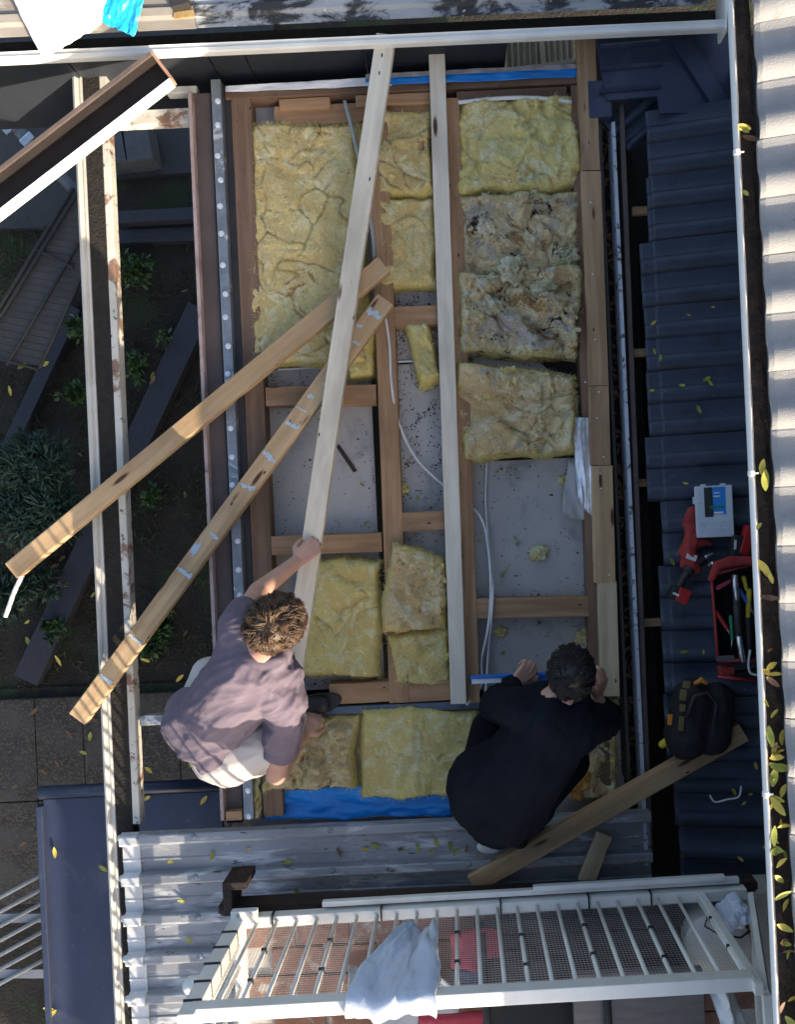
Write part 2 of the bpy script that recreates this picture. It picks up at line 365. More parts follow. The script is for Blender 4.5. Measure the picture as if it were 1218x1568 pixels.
jst(888,130, 925,1255, .075, OLD)           # right joist
def nog(xa, ya, xb, yb, w=.085, m=OLD2, z=-.004, name='nogging'):
    return plank(name, P(xa,ya,z), P(xb,yb,z), w, .086, m, fr)
nog(596,484, 683,481); nog(407,607, 576,603, .085); nog(607,800, 690,796); nog(414,836, 585,830); nog(724,932, 911,929, .088, OLD2)
nog(505,1064, 596,1059, .09, OLD2); nog(610,1061, 700,1056, .09, OLD2)
nog(700,1124, 770,1121, .20, OLD2, -.03)
nog(345,141, 886,116, .062, OLD, .0, 'top_plate'); nog(420,178, 700,165, .09, OLD2, -.03); 
nog(428,160, 505,156, .05, OLD2, -.012); nog(545,154, 660,149, .05, OLD2, -.012); nog(700,150, 868,142, .06, OLD, -.006)
# right hand plate of pale boards on top of the right joist
rb = thing('plate_boards', P(905,600,0), 'run of pale boards laid end to end along the right edge of the ceiling frame', 'boards')
for (xa,ya,xb,yb,w_,m_,z) in ((898,52,906,260,.082,OLD_T,.050),(906,262,918,590,.088,OLD_T,.050),(918,591,921,712,.088,OLD_T,.050),(923,713,928,892,.092,RAWP,.048),(931,891,936,1066,.082,PINE,.046)):
    plank('board', P(xa,ya,z), P(xb,yb,z), w_, .045, m_, rb)
for k, (x, y) in enumerate(((897,585),(918,600),(915,640),(925,700),(920,725),(912,520),(921,748),(933,880),(935,1050),(905,310),(908,420))):
    MB().tube([P(x,y,.05), P(x,y,.0515)], .004, 8).build('screw', STEEL, rb)
# ---------------- left edge: primer edge, brown board, galvanised rail, black flashing
def xstrip(name, px0, px1, ya, yb, z0, z1, m, parent=None, ref=800):
    a = P(px0, ref, z1); b = P(px1, ref, z1); y0 = P(px0, ya, z1).y; y1 = P(px0, yb, z1).y
    return MB().cbox(((a.x+b.x)/2, (y0+y1)/2, (z0+z1)/2), (b.x-a.x, abs(y1-y0), z1-z0), .003).build(name, m, parent)
xl = thing('boundary_fascia', P(330,700,-.1), 'brown painted fascia board with thin pink primer edge left of the galvanised rail', 'fascia')
xstrip('edge_strip', 317, 322.5, 138, 1258, -.16, .035, PINKPT, xl)
xstrip('board', 323.5, 351.5, 142, 1258, -.05, -.004, BROWN_PT, xl)
nb = xstrip('end_block', 325, 350, 1244, 1258, -.004, .03, OLD2, xl)
BOLT = mat('bright_zinc_bolt', (.72,.76,.82), (.6,.64,.7), 14, .4, .05, 60, .3)
gr = thing('galvanised_rail', P(361,700,-.1), 'long galvanised steel rail with bright bolt heads along the left joist', 'steel rail')
xstrip('rail', 353, 368, 120, 1256, -.03, .03, GALV, gr)
for k in range(27):
    y = 150 + k*42.5 + random.uniform(-6,6); c = P(345 + .0454*(y-330)-2 + random.uniform(-2,2), y, .03); c.x = P(360.5,800,.03).x + random.uniform(-.006,.006)
    MB().tube([c, c+Vector((0,0,.004)), c+Vector((0,0,.006))], [.014,.012,.006], 8).build('bolt_head', BOLT, gr)
tag(xstrip('black_flashing', 369.5, 383, 130, 1256, -.06, -.01, BLACKM), 'narrow black flashing strip between galvanised rail and left joist', 'flashing')
# side wall under the fascia, hidden from above but there
tag(xstrip('side_wall', 326, 350, 100, 1262, ZG, -.165, WALLBLUE), 'dark side wall of the house below the brown fascia', 'wall')

# ---------------- left gutter (eave)
lg = thing('eave_gutter', P(165,780,-.1), 'long white eave gutter with leaves, left of the stripped roof', 'gutter')
gx = lambda px: P(px, 784, 0).x
gy0 = P(150,86,0).y; gy1 = P(150,1640,0).y
x0, x1, x2, x3 = gx(141), gx(157), gx(181), gx(197)
prof = [(x0,-.075),(x0,.004),(x0+.010,.010),(x0+.018,.004),(x0+.022,-.006),(x0+.030,-.002),(x1-.008,-.004),(x1-.006,-.012),(x1-.004,-.070),(x2,-.070),(x2,-.074),(x1-.004,-.078)]
MB().extrude_profile(prof, gy1, gy0).build('gutter_trough', CREAM, lg)
MB().box(((x1+x2)/2-.002, (gy0+gy1)/2, -.034), (x2-x1+.002, gy0-gy1-.01, .06)).build('silt', DIRT, lg)
MB().box((x1+.012, P(150,200,0).y, -.045), (.022, .75, .03)).build('timber_packer', OLD_T, lg)
plank('fascia_board', (( x2+x3)/2-.006, P(165,60,0).y, 0), ((x2+x3)/2-.006, P(205,1262,0).y, 0), x3-x2-.014, .06, CREAM_FLK, lg)
for (y, m_, xe) in ((178, OLD_T, 296),(1103, GALV, 322)):
    a = P(185,y,-.01); yy = P(240,y,-.01).y
    plank('rafter_tail', (x3+.001, yy, -.012), (P(xe,y,0).x, yy, -.012), .068 if y < 500 else .045, .045, CREAM_FLK if y < 500 else GALV, lg)
plank('rafter_tail', (P(254,136,0).x, P(270,137,0).y, .0), (P(300,136,0).x, P(270,137,0).y, .0), .03, .05, CREAM, lg)

# ---------------- top roof: gutter, fascia wall, dirty metal roof
ZT = .20
tg = thing('upper_gutter', P(600,40,.1), 'wide pale gutter running across the top of the photograph above the planks', 'gutter')
yl0 = P(330,78,ZT).y; yl1 = P(330,62,ZT).y; xe0 = P(-120,90,ZT).x; xe1 = P(1112,40,ZT).x
prof = [(yl0+.05,ZT-.10),(yl0+.012,ZT-.055),(yl0,ZT-.034),(yl0,ZT-.008),(yl0+.004,ZT),(yl0+.016,ZT+.002),(yl0+.020,ZT-.006),(yl1-.012,ZT-.006),(yl1-.008,ZT),(yl1-.006,ZT-.09),(yl1+.085,ZT-.09),(yl1+.085,ZT-.103)]
MB().extrude_profile(prof, xe0, xe1, 'X').build('gutter_trough', WHITE_PT, tg)
MB().cbox((xe1+.004, yl0+.09, ZT-.04), (.012,.20,.11), .003).build('end_cap', WHITE_PT, tg)
MB().box(((xe0+xe1)/2, yl1+.044, ZT-.084), (xe1-xe0-.02, .078, .008)).build('silt', DIRT, tg)
tr = thing('upper_roof', P(600,0,.25), 'dirty ribbed metal roof sheeting above the wide pale gutter', 'roof')
yr = yl1+.052; xr1 = P(1086,10,.22).x
ROOFD = mat('mould_stained_roof', (.34,.36,.38), (.26,.28,.30), 5, .6, .2, 45, .1, stains=(((.03,.03,.033), 5.0, .47, .56), ((.62,.63,.62), 22, .62, .70)), stretch=(1,2.2,1))
ROOFB = mat('beige_dusty_roof', (.27,.25,.225), (.21,.19,.17), 6, .65, .15, 45, stains=(((.42,.40,.36), 5, .58, .68),), stretch=(.6,2,1))
def ribsheet(x0, x1, y0, m, name, parent, z0=.205, rise=.12):
    pf = []; W = 1.0; n = 0
    seg = [(0,0),(.035,.002),(.045,.016),(.075,.018),(.085,.004),(.16,.0)]
    y = y0
    top = []
    for r_ in range(6):
        for (dy, dz) in seg[:-1]: top.append((y+dy, z0+dz+(y+dy-y0)*rise))
        y += .16
    top.append((y, z0+(y-y0)*rise))
    prof = top + [(yy, zz-.004) for yy, zz in reversed(top)]
    return MB().extrude_profile(prof, x0, x1, 'X').build(name, m, parent)
ribsheet(xe0, P(300,20,.2).x, yr, ROOFB, 'roof_sheet', tr)
ribsheet(P(300,20,.2).x+.002, xr1, yr, ROOFD, 'roof_sheet', tr, .209)
cl = thing('roof_clip', P(275,12,.25), 'dark steel clip with rivets over a rusty plate on the upper roof', 'clip')
a = P(275,6,.25); MB().cbox((a.x,a.y+.02,.25), (.075,.075,.035), .004, .2).build('clip_body', BLACKM, cl)
MB().cbox((a.x+.01,a.y-.032,.231), (.085,.03,.006), .002, .1).build('rusty_plate', mat('rusty_gold', (.42,.29,.12), (.3,.19,.08), 20, .6, .2), cl)
for k in (-1,0,1): MB().tube([(a.x+k*.02,a.y+.01,.267),(a.x+k*.02,a.y+.01,.271)], .005, 8).build('rivet', STEEL, cl)
# fascia wall under the upper gutter
yw = P(400,128,-.05).y
uw = thing('fascia_wall', (0,yw,-.4), 'dark blue boarded wall below the wide pale gutter', 'wall')
for (xa, xb) in ((-140,122),(123,330),(331,384),(385,560),(561,776)):
    x0_ = P(xa,100,0).x; x1_ = P(xb,100,0).x
    MB().cbox(((x0_+x1_)/2, yw+.045, -.12), (x1_-x0_-.003, .02, .58), .002).build('wall_board', WALLBLUE, uw)
# cream corrugated panel at the top right of the opening
cc = MB(); xa, xb = P(778,80,-.05).x, P(884,80,-.05).x; ya, yb = P(800,110,-.12).y, P(800,40,-.12).y
cc.grid(lambda u, v: Vector((xa+(xb-xa)*u, ya+(yb-ya)*v, -.14+.01*math.cos(u*2*math.pi*11))), 132, 3)
cp = thing('corrugated_panel', P(830,85,-.14), 'small cream corrugated panel showing above the blue wrap at the top', 'panel')
cc.build('sheet', CREAMCORR, cp, True)
plank('rail', P(790,106,-.10), P(884,92,-.10), .022, .02, CREAMCORR, cp); plank('rail', P(830,55,-.11), P(834,108,-.11), .022, .02, CREAMCORR, cp)

# ---------------- right: valley gap, side gutter boards
sg = thing('valley_gutter', P(955,700,-.1), 'narrow leaf filled valley gutter between ceiling frame and dark tile roof', 'gutter')
xv = lambda px, z: P(px, 800, z).x
yv0, yv1 = P(960,150,0).y, P(960,1330,0).y
MB().box(((xv(944,-.15)+xv(985,-.15))/2, (yv0+yv1)/2, -.155), (xv(996,-.15)-xv(935,-.15), yv0-yv1, .01)).build('trough', DIRT, sg)
MB().cbox((xv(947,.03), (P(0,130,0).y+P(0,1240,0).y)/2, -.06), (.014, P(0,130,0).y-P(0,1240,0).y, .18), .002).build('black_upstand', BLACKM, sg)
MB().cbox((xv(968,.03), (P(970,190,0).y+P(970,1325,0).y)/2, -.02), (.016, P(970,190,0).y-P(970,1325,0).y, .10), .003).build('painted_lip', mat('blue_white_flaking', (.50,.54,.60), (.40,.43,.48), 9, .6, .2, stains=(((.10,.085,.08), 26, .56, .62),)), sg)
plank('lip_board', P(953,160,.02), P(998,1320,.02), .022, .09, BROWN_PT, sg)
tag(MB().cbox((xv(960,0)+.6, (yv0+yv1)/2, -.4), (1.3, 4.4, .1), .01).build('roof_underlay', mat('black_underlay', (.012,.012,.013), (.02,.018,.016), 9, .9, .2)), 'black roof underlay beneath the dark tiles', 'underlay')

# ---------------- concrete tiles (dark lower roof, pale upper roof)
TW, TL = .286, .40
def tile_mesh(name, m, medge, n=60, A=.022):
    b = MB(); nx = 2
    p_ = TW/2; wr = .075; rad = ((wr/2)**2+A*A)/(2*A)
    def zf(y):
        t = y % p_ if y < TW-1e-6 else p_-1e-6
        if t < wr: return .004 + math.sqrt(max(0, rad*rad-(t-wr/2)**2)) - (rad-A)
        return .006*(2*(t-wr)/(p_-wr)-1)**2
    xs = [0, .015, TL]
    for k, (x, dz) in enumerate(((0,-.004),(.012,0),(TL,0))):
        for j in range(n+1): y = TW*j/n; b.v.append(Vector((x, y*.994+.0008, zf(y)+dz)))
    for i in range(2):
        for j in range(n): b.f.append((i*(n+1)+j, (i+1)*(n+1)+j, (i+1)*(n+1)+j+1, i*(n+1)+j+1))
    f0 = len(b.v)
    for j in range(n+1): b.v.append(b.v[j].copy())
    o = len(b.v)
    for x in (0, TL):
        for j in range(n+1): y = TW*j/n; b.v.append(Vector((x, y*.994+.0008, zf(y)-.024)))
    fr_ = len(b.f)
    for j in range(n): b.f.append((f0+j, f0+j+1, o+j+1, o+j)); b.f.append((o+j, o+j+1, o+n+1+j+1, o+n+1+j))
    for j in (0, n): b.f.append((j, n+1+j, 2*(n+1)+j, o+n+1+j, o+j))
    b.f.append(tuple([2*(n+1)+j for j in range(n+1)] + [o+n+1+j for j in range(n,-1,-1)]))
    me = bpy.data.meshes.new(name); me.from_pydata([tuple(v) for v in b.v], [], b.f); me.materials.append(m); me.materials.append(medge)
    bm = bmesh.new(); bm.from_mesh(me); bmesh.ops.recalc_face_normals(bm, faces=bm.faces[:]); bm.to_mesh(me); bm.free()
    for i, p in enumerate(me.polygons):
        p.use_smooth = False
        if i >= len(me.polygons)-3: p.material_index = 1
    return me
tmd = tile_mesh('dark_tile', TILE_D, TERRA, A=.024); tml = tile_mesh('pale_tile', TILE_L, TILE_L, A=.023)
PIT = R(11)
tl = thing('tiled_roof', P(1060,700,0), 'dark blue concrete tile roof with some eave tiles missing, under the pale eave', 'tiled roof')
xcol = P(1021,784,.05).x     # front edge of the second course
ytop = P(1050,165,.05).y
for cidx in range(3):
    for r_ in range(13):
        y = ytop - (r_+1)*TW + (0 if cidx != 1 else .0)
        x = xcol + (cidx-1)*.335; z = .03 + (x-xcol)*math.tan(PIT)
        if cidx == 0:
            if r_ in (0, 12): continue
            x = P({1:1014,2:1000,3:1000,4:1003,5:994,6:1014,7:1008,8:1006,9:1006,10:1014,11:1018}.get(r_, 1005), 784, .02).x-.012*(r_-5)*0
            z = .03 + (x-xcol)*math.tan(PIT) - .012
        o = bpy.data.objects.new('roof_tile', tmd); link(o, tl, (x+random.uniform(-.006,.006), y, z+random.uniform(-.002,.002)))
        o.rotation_euler = (0, -PIT+random.uniform(-.01,.01), random.uniform(-.01,.01))
o = bpy.data.objects.new('roof_tile', tmd); link(o, tl, P(963,236,-.03)); o.rotation_euler = (.12, -.05, R(38)); o.scale = (.75,.6,1)
for y in (322, 540, 740, 150+20, 955):   # batten ends
    plank('batten', P(969,y,-.06), P(1060,y-4,-.06), .036, .03, OLD_T, tl)
bf = MB(); 
bf.prism([P(914,60,.07)[:2], P(1140,30,.07)[:2], P(1140,170,.07)[:2], P(1012,172,.07)[:2], P(1008,146,.07)[:2], P(930,152,.07)[:2]], .05, .064)
bfo = thing('valley_flashing', P(1000,110,.05), 'dark blue steel flashing sheet at the top of the dark tile roof', 'flashing')
bf.build('sheet', BLUE_ST, bfo)
for k in range(3): MB().tube([P(920,72+k*34,.066), P(1012,64+k*34,.066)], .011, 8).build('roll', BLUE_ST, bfo)
MB().prism([P(1030,60,.09)[:2], P(1060,58,.09)[:2], P(1125,150,.12)[:2], P(1110,175,.12)[:2]], .072, .082).build('diagonal_strip', BLUE_ST, bfo)
MB().cbox((P(920,150,.06).x, P(920,150,.06).y, .03), (.10,.16,.05), .004).build('corner_piece', BLUE_ST, bfo)

# ---------------- right upper roof with white bead gutter
ZU = 1.5
ur = thing('pale_tiled_roof', P(1200,700,ZU), 'sunlit cream concrete tile roof along the right edge', 'tiled roof')
xu = P(1186,784,ZU).x
y0u = P(1180,38+4,ZU).y
for r_ in range(-4, 46):
    for cidx in range(4):
        o = bpy.data.objects.new('roof_tile', tml); x = xu+cidx*.335
        if cidx and (r_ < -3 or r_ > 12): continue
        link(o, ur, (x+random.uniform(-.003,.003), y0u-(r_+1)*TW*.998, ZU+.01+cidx*.335*math.tan(R(14))+random.uniform(-.0015,.0015))); o.rotation_euler = (0,-R(14)+random.uniform(-.006,.006),random.uniform(-.004,.004))
yu0, yu1 = y0u+1.2, y0u-46*TW
MB().box((xu+1.7, (yu0+yu1)/2, ZU+.30), (3.2, yu0-yu1, .04), rot=Matrix.Rotation(-R(14),3,'Y')).build('sarking', DARKWOOD, ur)
ug = thing('bead_gutter', P(1160,700,ZU), 'white beaded gutter packed with leaves along the cream tile roof', 'gutter')
xg0 = P(1150,784,ZU).x; xg1 = P(1158,784,ZU).x
MB().tube([(xg0+.006, yu1, ZU), (xg0+.006, yu0, ZU)], .0068, 10).build('bead', WHITE_LIP, ug, True)
MB().extrude_profile([(xg0+.066,ZU-.09),(xg0+.052,ZU-.085),(xg0+.006,ZU-.006),(xg0+.012,ZU),(xg0+.058,ZU-.082),(xu+.02,ZU-.082),(xu+.02,ZU-.09)], yu1, yu0).build('trough', WHITE_LIP, ug)
MB().grid(lambda u, v: Vector((xg0+.012+u*(xu+.012-xg0-.012), yu0+(yu1-yu0)*v, ZU-.030+.012*noise.noise(Vector((u*3, v*240, 5))) - .02*(u-.5)**2)), 4, 500).build('leaf_mould', mat('wet_leaf_mould', (.045,.028,.02), (.02,.014,.012), 26, .9, .7, 80, bdist=.02, stains=(((.22,.10,.07), 30, .66, .74),)), ug)
for k in range(8):
    y = P(1150, 233+k*492, ZU).y; MB().tube([(xg0+.006,y-.006,ZU),(xg0+.006,y+.006,ZU)], .0085, 10).build('joiner', WHITE_LIP, ug)
    MB().cbox((xg0+.014,y,ZU+.003),(.02,.004,.003),.001).build('strap', WHITE_LIP, ug)
tag(MB().box((xu+.55, (yu0+yu1)/2, (ZU+ZG)/2-.1), (.12, yu0-yu1-1.0, ZU-ZG-.25)).build('upper_wall', WALLBLUE), 'dark wall of the taller house under the pale eave', 'wall')
tag(MB().box(((xg1+xu+.5)/2+.12, (yu0+yu1)/2, ZU-.104), (xu+.52-xg1, yu0-yu1-.4, .016)).build('soffit', WHITE_PT), 'white soffit under the pale tiled eave', 'soffit')

# ---------------- lower metal roof at the bottom
br = thing('ribbed_metal_roof', P(590,1400,0), 'weathered galvanised ribbed roof below the opened ceiling', 'metal roof')
xb0, xb1 = P(222,1400,0).x, P(1000,1400,0).x
ybt = P(222,1270,0).y; pitch = 61*S0
top = []
for k in range(5):
    y = ybt - k*pitch
    for dy, dz in ((0,.0),(.006,.030),(.012,.034),(.040,.036),(.050,.030),(.058,.004),(.064,.0),(.118,.0),(.122,.004),(.127,.004),(.131,0)): top.append((y-dy, .02+dz - k*.004))
top.append((ybt-5*pitch, .0))
prof = top + [(y, z-.004) for y, z in reversed(top)]
cut = xb0 + .95
MB().extrude_profile(prof, xb0, cut, 'X').build('roof_sheet', ZINC, br)
MB().extrude_profile([(y, z+.003) for y, z in prof], cut-.03, xb1, 'X').build('roof_sheet', ZINC, br)
MB().extrude_profile([(y, z+.006) for y, z in prof], xb0-.075, xb0+.002, 'X').build('end_flashing', ZINC_END, br)
for k in range(5):
    for x in (xb0+.25, xb0+.85, xb0+1.45):
        y = ybt-k*pitch-.02; MB().tube([(x,y,.052-k*.004),(x,y,.058-k*.004),(x,y,.061-k*.004)], [.013,.013,.005], 8).build('roof_screw', GALV, br)
for k in range(5):
    y = ybt-k*pitch-.02; MB().capsule((xb0-.078,y,.035), (xb0-.05,y,.038), .016, .014, 8, 2).build('rib_end', ZINC_END, br, True)
plank('barge_board', P(200,1527,-.06), P(420,1518,-.06), .06, .10, GALV, br)
# blue wrap strips and black underlay beneath the purlin
stp = thing('steel_purlin', P(560,1082,-.02), 'blue grey steel purlin crossing below the bottom noggings', 'purlin')
plank('web', P(470,1090,-.012), P(760,1078,-.012), .038, .05, mat('blue_grey_steel', (.12,.15,.19), (.09,.11,.15), 10, .5, .1, 40, .4), stp)
def film(name, quad, z, m, label, amp=.012, n=40, cat='plastic sheet', th=.001):
    q = [P(x, y, z) for x, y in quad]; sd = random.random()*50
    def f(u, v):
        p = q[0].lerp(q[1], u).lerp(q[3].lerp(q[2], u), v)
        return p + Vector((.3*amp*noise.noise(Vector((p.x*9,p.y*9,sd))), .5*amp*noise.noise(Vector((p.x*8,p.y*8,sd+9))), amp*noise.fractal(Vector((p.x*7+sd,p.y*22,sd)), 1, 2, 4)))
    b = MB().grid(f, n, max(6, n//4)); o = b.build(name, m, None, True)
    md = o.modifiers.new('s', 'SOLIDIFY'); md.thickness = th
    return tag(o, label, cat)
film('blue_wrap', [(398,1212),(725,1190),(725,1248),(398,1256)], -.035, BLUEWRAP, 'bright blue plastic wrap strip along the bottom of the opening', .016, 70)
film('blue_wrap', [(560,119),(886,103),(886,118),(560,131)], .012, BLUEWRAP, 'thin blue wrap strip along the top plate', .008, 60)
film('white_wrap', [(345,132),(600,117),(600,131),(345,141)], .010, WHITEWRAP, 'thin white plastic strip along the top plate beside the blue wrap', .006, 60)
film('white_wrap', [(560,113),(886,97),(886,104),(560,120)], .020, mat('greyish_batten_edge', (.34,.33,.34), (.22,.20,.2), 14, .8, .3), 'grey fibrous strip above the thin blue wrap', .006, 60)
film('foil_sheet', [(878,640),(906,640),(911,792),(886,768)], .012, FOIL, 'crumpled silver foil strip hanging beside the right joist', .03, 30)
film('clear_film', [(872,705),(892,700),(908,800),(862,790)], -.03, mat('grey_clear_film', (.42,.42,.42), (.34,.34,.34), 9, .3, .2), 'dull grey plastic flap below the silver foil', .03, 24)

# ================================================================== GARDEN AND THINGS AT LEFT (low level)
def sleeper(x0, y0, x1, y1, wpx, z, label):
    k = S0*(H-z)/H; o = plank('garden_sleeper', P(x0,y0,z), P(x1,y1,z), wpx*k, .10, SLEEP); return tag(o, label, 'sleeper', 'dark sleepers lying in the garden')
sleeper(305,470, 38,1042, 38, ZG+.12, 'long dark blue sleeper lying diagonally across the garden soil')
sleeper(112,470, 5,700, 22, ZG+.10, 'narrow dark sleeper beside the wire panel')
sleeper(180,362, 330,356, 20, ZG+.08, 'short dark sleeper lying level behind the gutter near the green weeds')
sleeper(180,332, 330,324, 18, ZG+.16, 'short dark sleeper at the edge of the concrete path')
# wire pen panel
wp = thing('pen_fence', P(60,440,ZG+.5), 'grey wire fence with dark tube frame below the gutter at the left', 'fence')
zc = ZG+.75
MB().prism([P(112,290,zc)[:2], P(180,300,zc)[:2], P(60,560,zc)[:2], P(-40,540,zc)[:2]], zc-.02, zc-.015).build('back_sheet', mat('grey_shade_cloth', (.075,.075,.072), (.06,.06,.058), 6, .9, .2), wp)
for (xa,ya,xb,yb,r_) in ((112,288,-40,535,.014),(126,284,-28,530,.012),(180,302,60,565,.012),(145,330,10,560,.012),(-30,542,60,566,.010),(55,382,112,410,.010)):
    MB().tube([P(xa,ya,zc+.01), P(xb,yb,zc+.01)], r_, 8).build('frame_tube', BLK, wp, True)
for k in range(25):
    t = k/25; a = P(110-150*t, 294+246*t, zc); b = P(178-120*t, 304+256*t, zc); MB().tube([a, b], .0025, 4).build('wire', BLK, wp)
# blocks and pipe on the path
for (x, y, rz, lb) in ((180,225,.1,'concrete block with a hole standing on the path'),(212,222,.12,'larger concrete block lying on the path')):
    b = MB(); c = P(x, y, ZG+.2); b.cbox((c.x,c.y,ZG+.15), (.17 if x<200 else .21,.28,.20), .01, rz)
    o = b.build('concrete_block', BLOCKM); tag(o, lb, 'block', 'blocks on the path')
hp = thing('pipe_run', P(60,230,ZG+.6), 'blue grey pipe with bright clamps crossing the concrete path', 'pipe')
MB().tube([P(-40,130,ZG+.6), P(20,190,ZG+.6), P(124,302,ZG+.6)], .045, 10).build('pipe', mat('blue_grey_pipe', (.09,.12,.15), None, 9, .5), hp, True)
for t in ((15,196),(42,214)): c = P(t[0],t[1],ZG+.66); MB().cbox(c, (.10,.06,.03), .008, .7).build('clamp', STEEL, hp)

def leafmesh(name, L, W, m, bend=.25, fold=.15):
    vs = []; fs = []; n = 5
    for i in range(n+1):
        t = i/n; w_ = W*math.sin(math.pi*min(1,(t*.92+.04)))**.8*.5; x = L*(t-.5); z = bend*L*(t-.5)**2
        vs += [(x,-w_,z+fold*w_),(x,0,z),(x,w_,z+fold*w_)]
    for i in range(n):
        for k in range(2): fs.append((i*3+k,(i+1)*3+k,(i+1)*3+k+1,i*3+k+1))
    me = bpy.data.meshes.new(name); me.from_pydata(vs, [], fs); me.materials.append(m)
    for p in me.polygons: p.use_smooth = True
    return me
LM = [leafmesh('leaf_a', .060, .026, LEAF_G), leafmesh('leaf_b', .055, .022, LEAF_Y, .4), leafmesh('leaf_c', .060, .022, LEAF_B, .5, .4), leafmesh('leaf_d', .070, .026, LEAF_Y, .3, .3)]

def crown(b, c, rad, n, L, W, rng, dome=.6):
    for k in range(n):
        a = rng.uniform(0, 2*math.pi); r_ = math.sqrt(rng.random()); h = rng.uniform(-.1, 1)
        cl = .75+.35*noise.noise(Vector((math.cos(a)*2+c.x, math.sin(a)*2+c.y, h*2)))
        d = Vector((math.cos(a)*r_, math.sin(a)*r_, dome*math.sqrt(max(0,1-r_*r_))*h))*cl
        p = c + d*rad; n_ = (d + Vector((rng.uniform(-.6,.6), rng.uniform(-.6,.6), .35))).normalized()
        u = n_.orthogonal().normalized(); u = Quaternion(n_, rng.uniform(0, 6.28)) @ u; v = n_.cross(u)
        dirn = (d.normalized()*.6+u).normalized() if d.length > .01 else u
        b.add([p, p+dirn*L*.5+v*W*.5, p+dirn*L, p+dirn*L*.5-v*W*.5], [(0,1,2,3)])
def shrub(name, px, py, rpx, n, L, W, m, label, h=.6, cat='shrub', dome=.6):
    z = ZG; r_ = rpx*S0*(H-z)/H; c = P(px, py, z+h*.5); c.z = z
    t = thing(name, c, label, cat); rng = random.Random(int(px*7+py))
    tb = MB()
    for k in range(6):
        a = k*1.05; tb.tube([c, c+Vector((math.cos(a)*r_*.25, math.sin(a)*r_*.25, h*.35)), c+Vector((math.cos(a)*r_*.6, math.sin(a)*r_*.6, h*.7))], [.014,.010,.004], 6)
    tb.build('stem', mat('bark', (.05,.035,.025), None, 20, .9, .3), t)
    cb = MB(); lobes = 9
    for k in range(lobes):
        a = rng.uniform(0,6.28); q = rng.uniform(.15,.72)
        crown(cb, c+Vector((math.cos(a)*r_*q, math.sin(a)*r_*q, h*rng.uniform(.45,.8))), r_*rng.uniform(.38,.58), n//lobes, L, W, rng, dome)
    cb.build('crown', m, t, fixn=False); return t
shrub('conifer_shrub', 58, 762, 92, 5200, .075, .014, FOL_D, 'dense dark green shrub with soft needles at the left edge', .9)
shrub('conifer_shrub', 45, 905, 58, 2200, .075, .015, FOL_D, 'smaller dark green shrub under the end of the upper diagonal plank', .5)
for i, (x, y, r_, n, lb) in enumerate(((205,415,24,90,'bright green weed clump right of the gutter near the top'),(118,505,16,50,'small green weed between the wire panel and the gutter'),(248,950,26,110,'leafy green weed under the lower diagonal plank'),(112,600,20,60,'pale green weed left of the gutter beside the dark sleeper'),(210,560,22,50,'low dark weed between gutter and long sleeper'),(232,990,22,80,'weed growing in the soil left of the crouching person'),(255,520,14,20,'broad leaved weed on the long sleeper'),(238,760,16,40,'small weed below the upper diagonal plank'),(85,960,20,60,'small weed beside the lower end of the long sleeper'))):
    shrub('garden_weed', x, y, r_, n*2, .065, .032, FOL_G, lb, .18, 'weed', .35)
gb = MB(); rng = random.Random(5)
for k in range(9000):
    x = rng.uniform(-30, 335); y = rng.uniform(345, 1058)
    if rng.random() > .35+.9*noise.noise(Vector((x/60,y/60,2))): continue
    c = P(x, y, ZG); a = rng.uniform(0,6.28); L = rng.uniform(.04,.14); d = Vector((math.cos(a), math.sin(a), rng.uniform(.2,1.2))).normalized()*L; s_ = Vector((-math.sin(a), math.cos(a), 0))*.004
    gb.add([c-s_, c+s_, c+d*.6+s_*.7+Vector((0,0,.01)), c+d], [(0,1,2,3)])
tag(gb.build('grass', GRASS, fixn=False), 'sparse dark grass and stalks over the garden soil', 'grass', kind='stuff')
# blue steel lean-to panel, low at bottom left
ZB = -.78
bp = thing('blue_steel_panel', P(125,1400,ZB), 'dark navy steel panel with folded edge at bottom left', 'steel panel')
bx0, bx1 = P(66,1250,ZB).x, P(340,1250,ZB).x; by0, by1 = P(100,1206,ZB).y, P(100,1700,ZB).y
MB().cbox(((bx0+bx1)/2,(by0-.06+by1)/2,ZB-.02),(bx1-bx0,by0-.06-by1,.03),.004).build('panel', BLUE_ST, bp)
MB().tube([(bx0-.01,by0-.02,ZB),(bx1,by0-.02,ZB)], .034, 12).build('rolled_edge', BLUE_ST, bp, True)
MB().cbox((bx0-.012,(by0+by1)/2-.04,ZB-.005),(.035,by0-by1-.10,.05),.006).build('side_fold', BLUE_ST, bp)
# grey rack, bottom left
rk = thing('steel_rack', P(30,1450,ZG+.8), 'pale grey slatted steel rack beside the navy panel', 'rack')
zr = ZG+1.0
for k in range(7): MB().tube([P(-40,1440+k*22-44,zr), P(66,1382+k*22-44,zr)], .013, 8).build('bar', GREYPIPE, rk, True)
for y in (1405,1490): MB().cbox(P(10,y,zr-.02), (.62,.06,.02), .004, -TH).build('rail', GREYPIPE, rk)
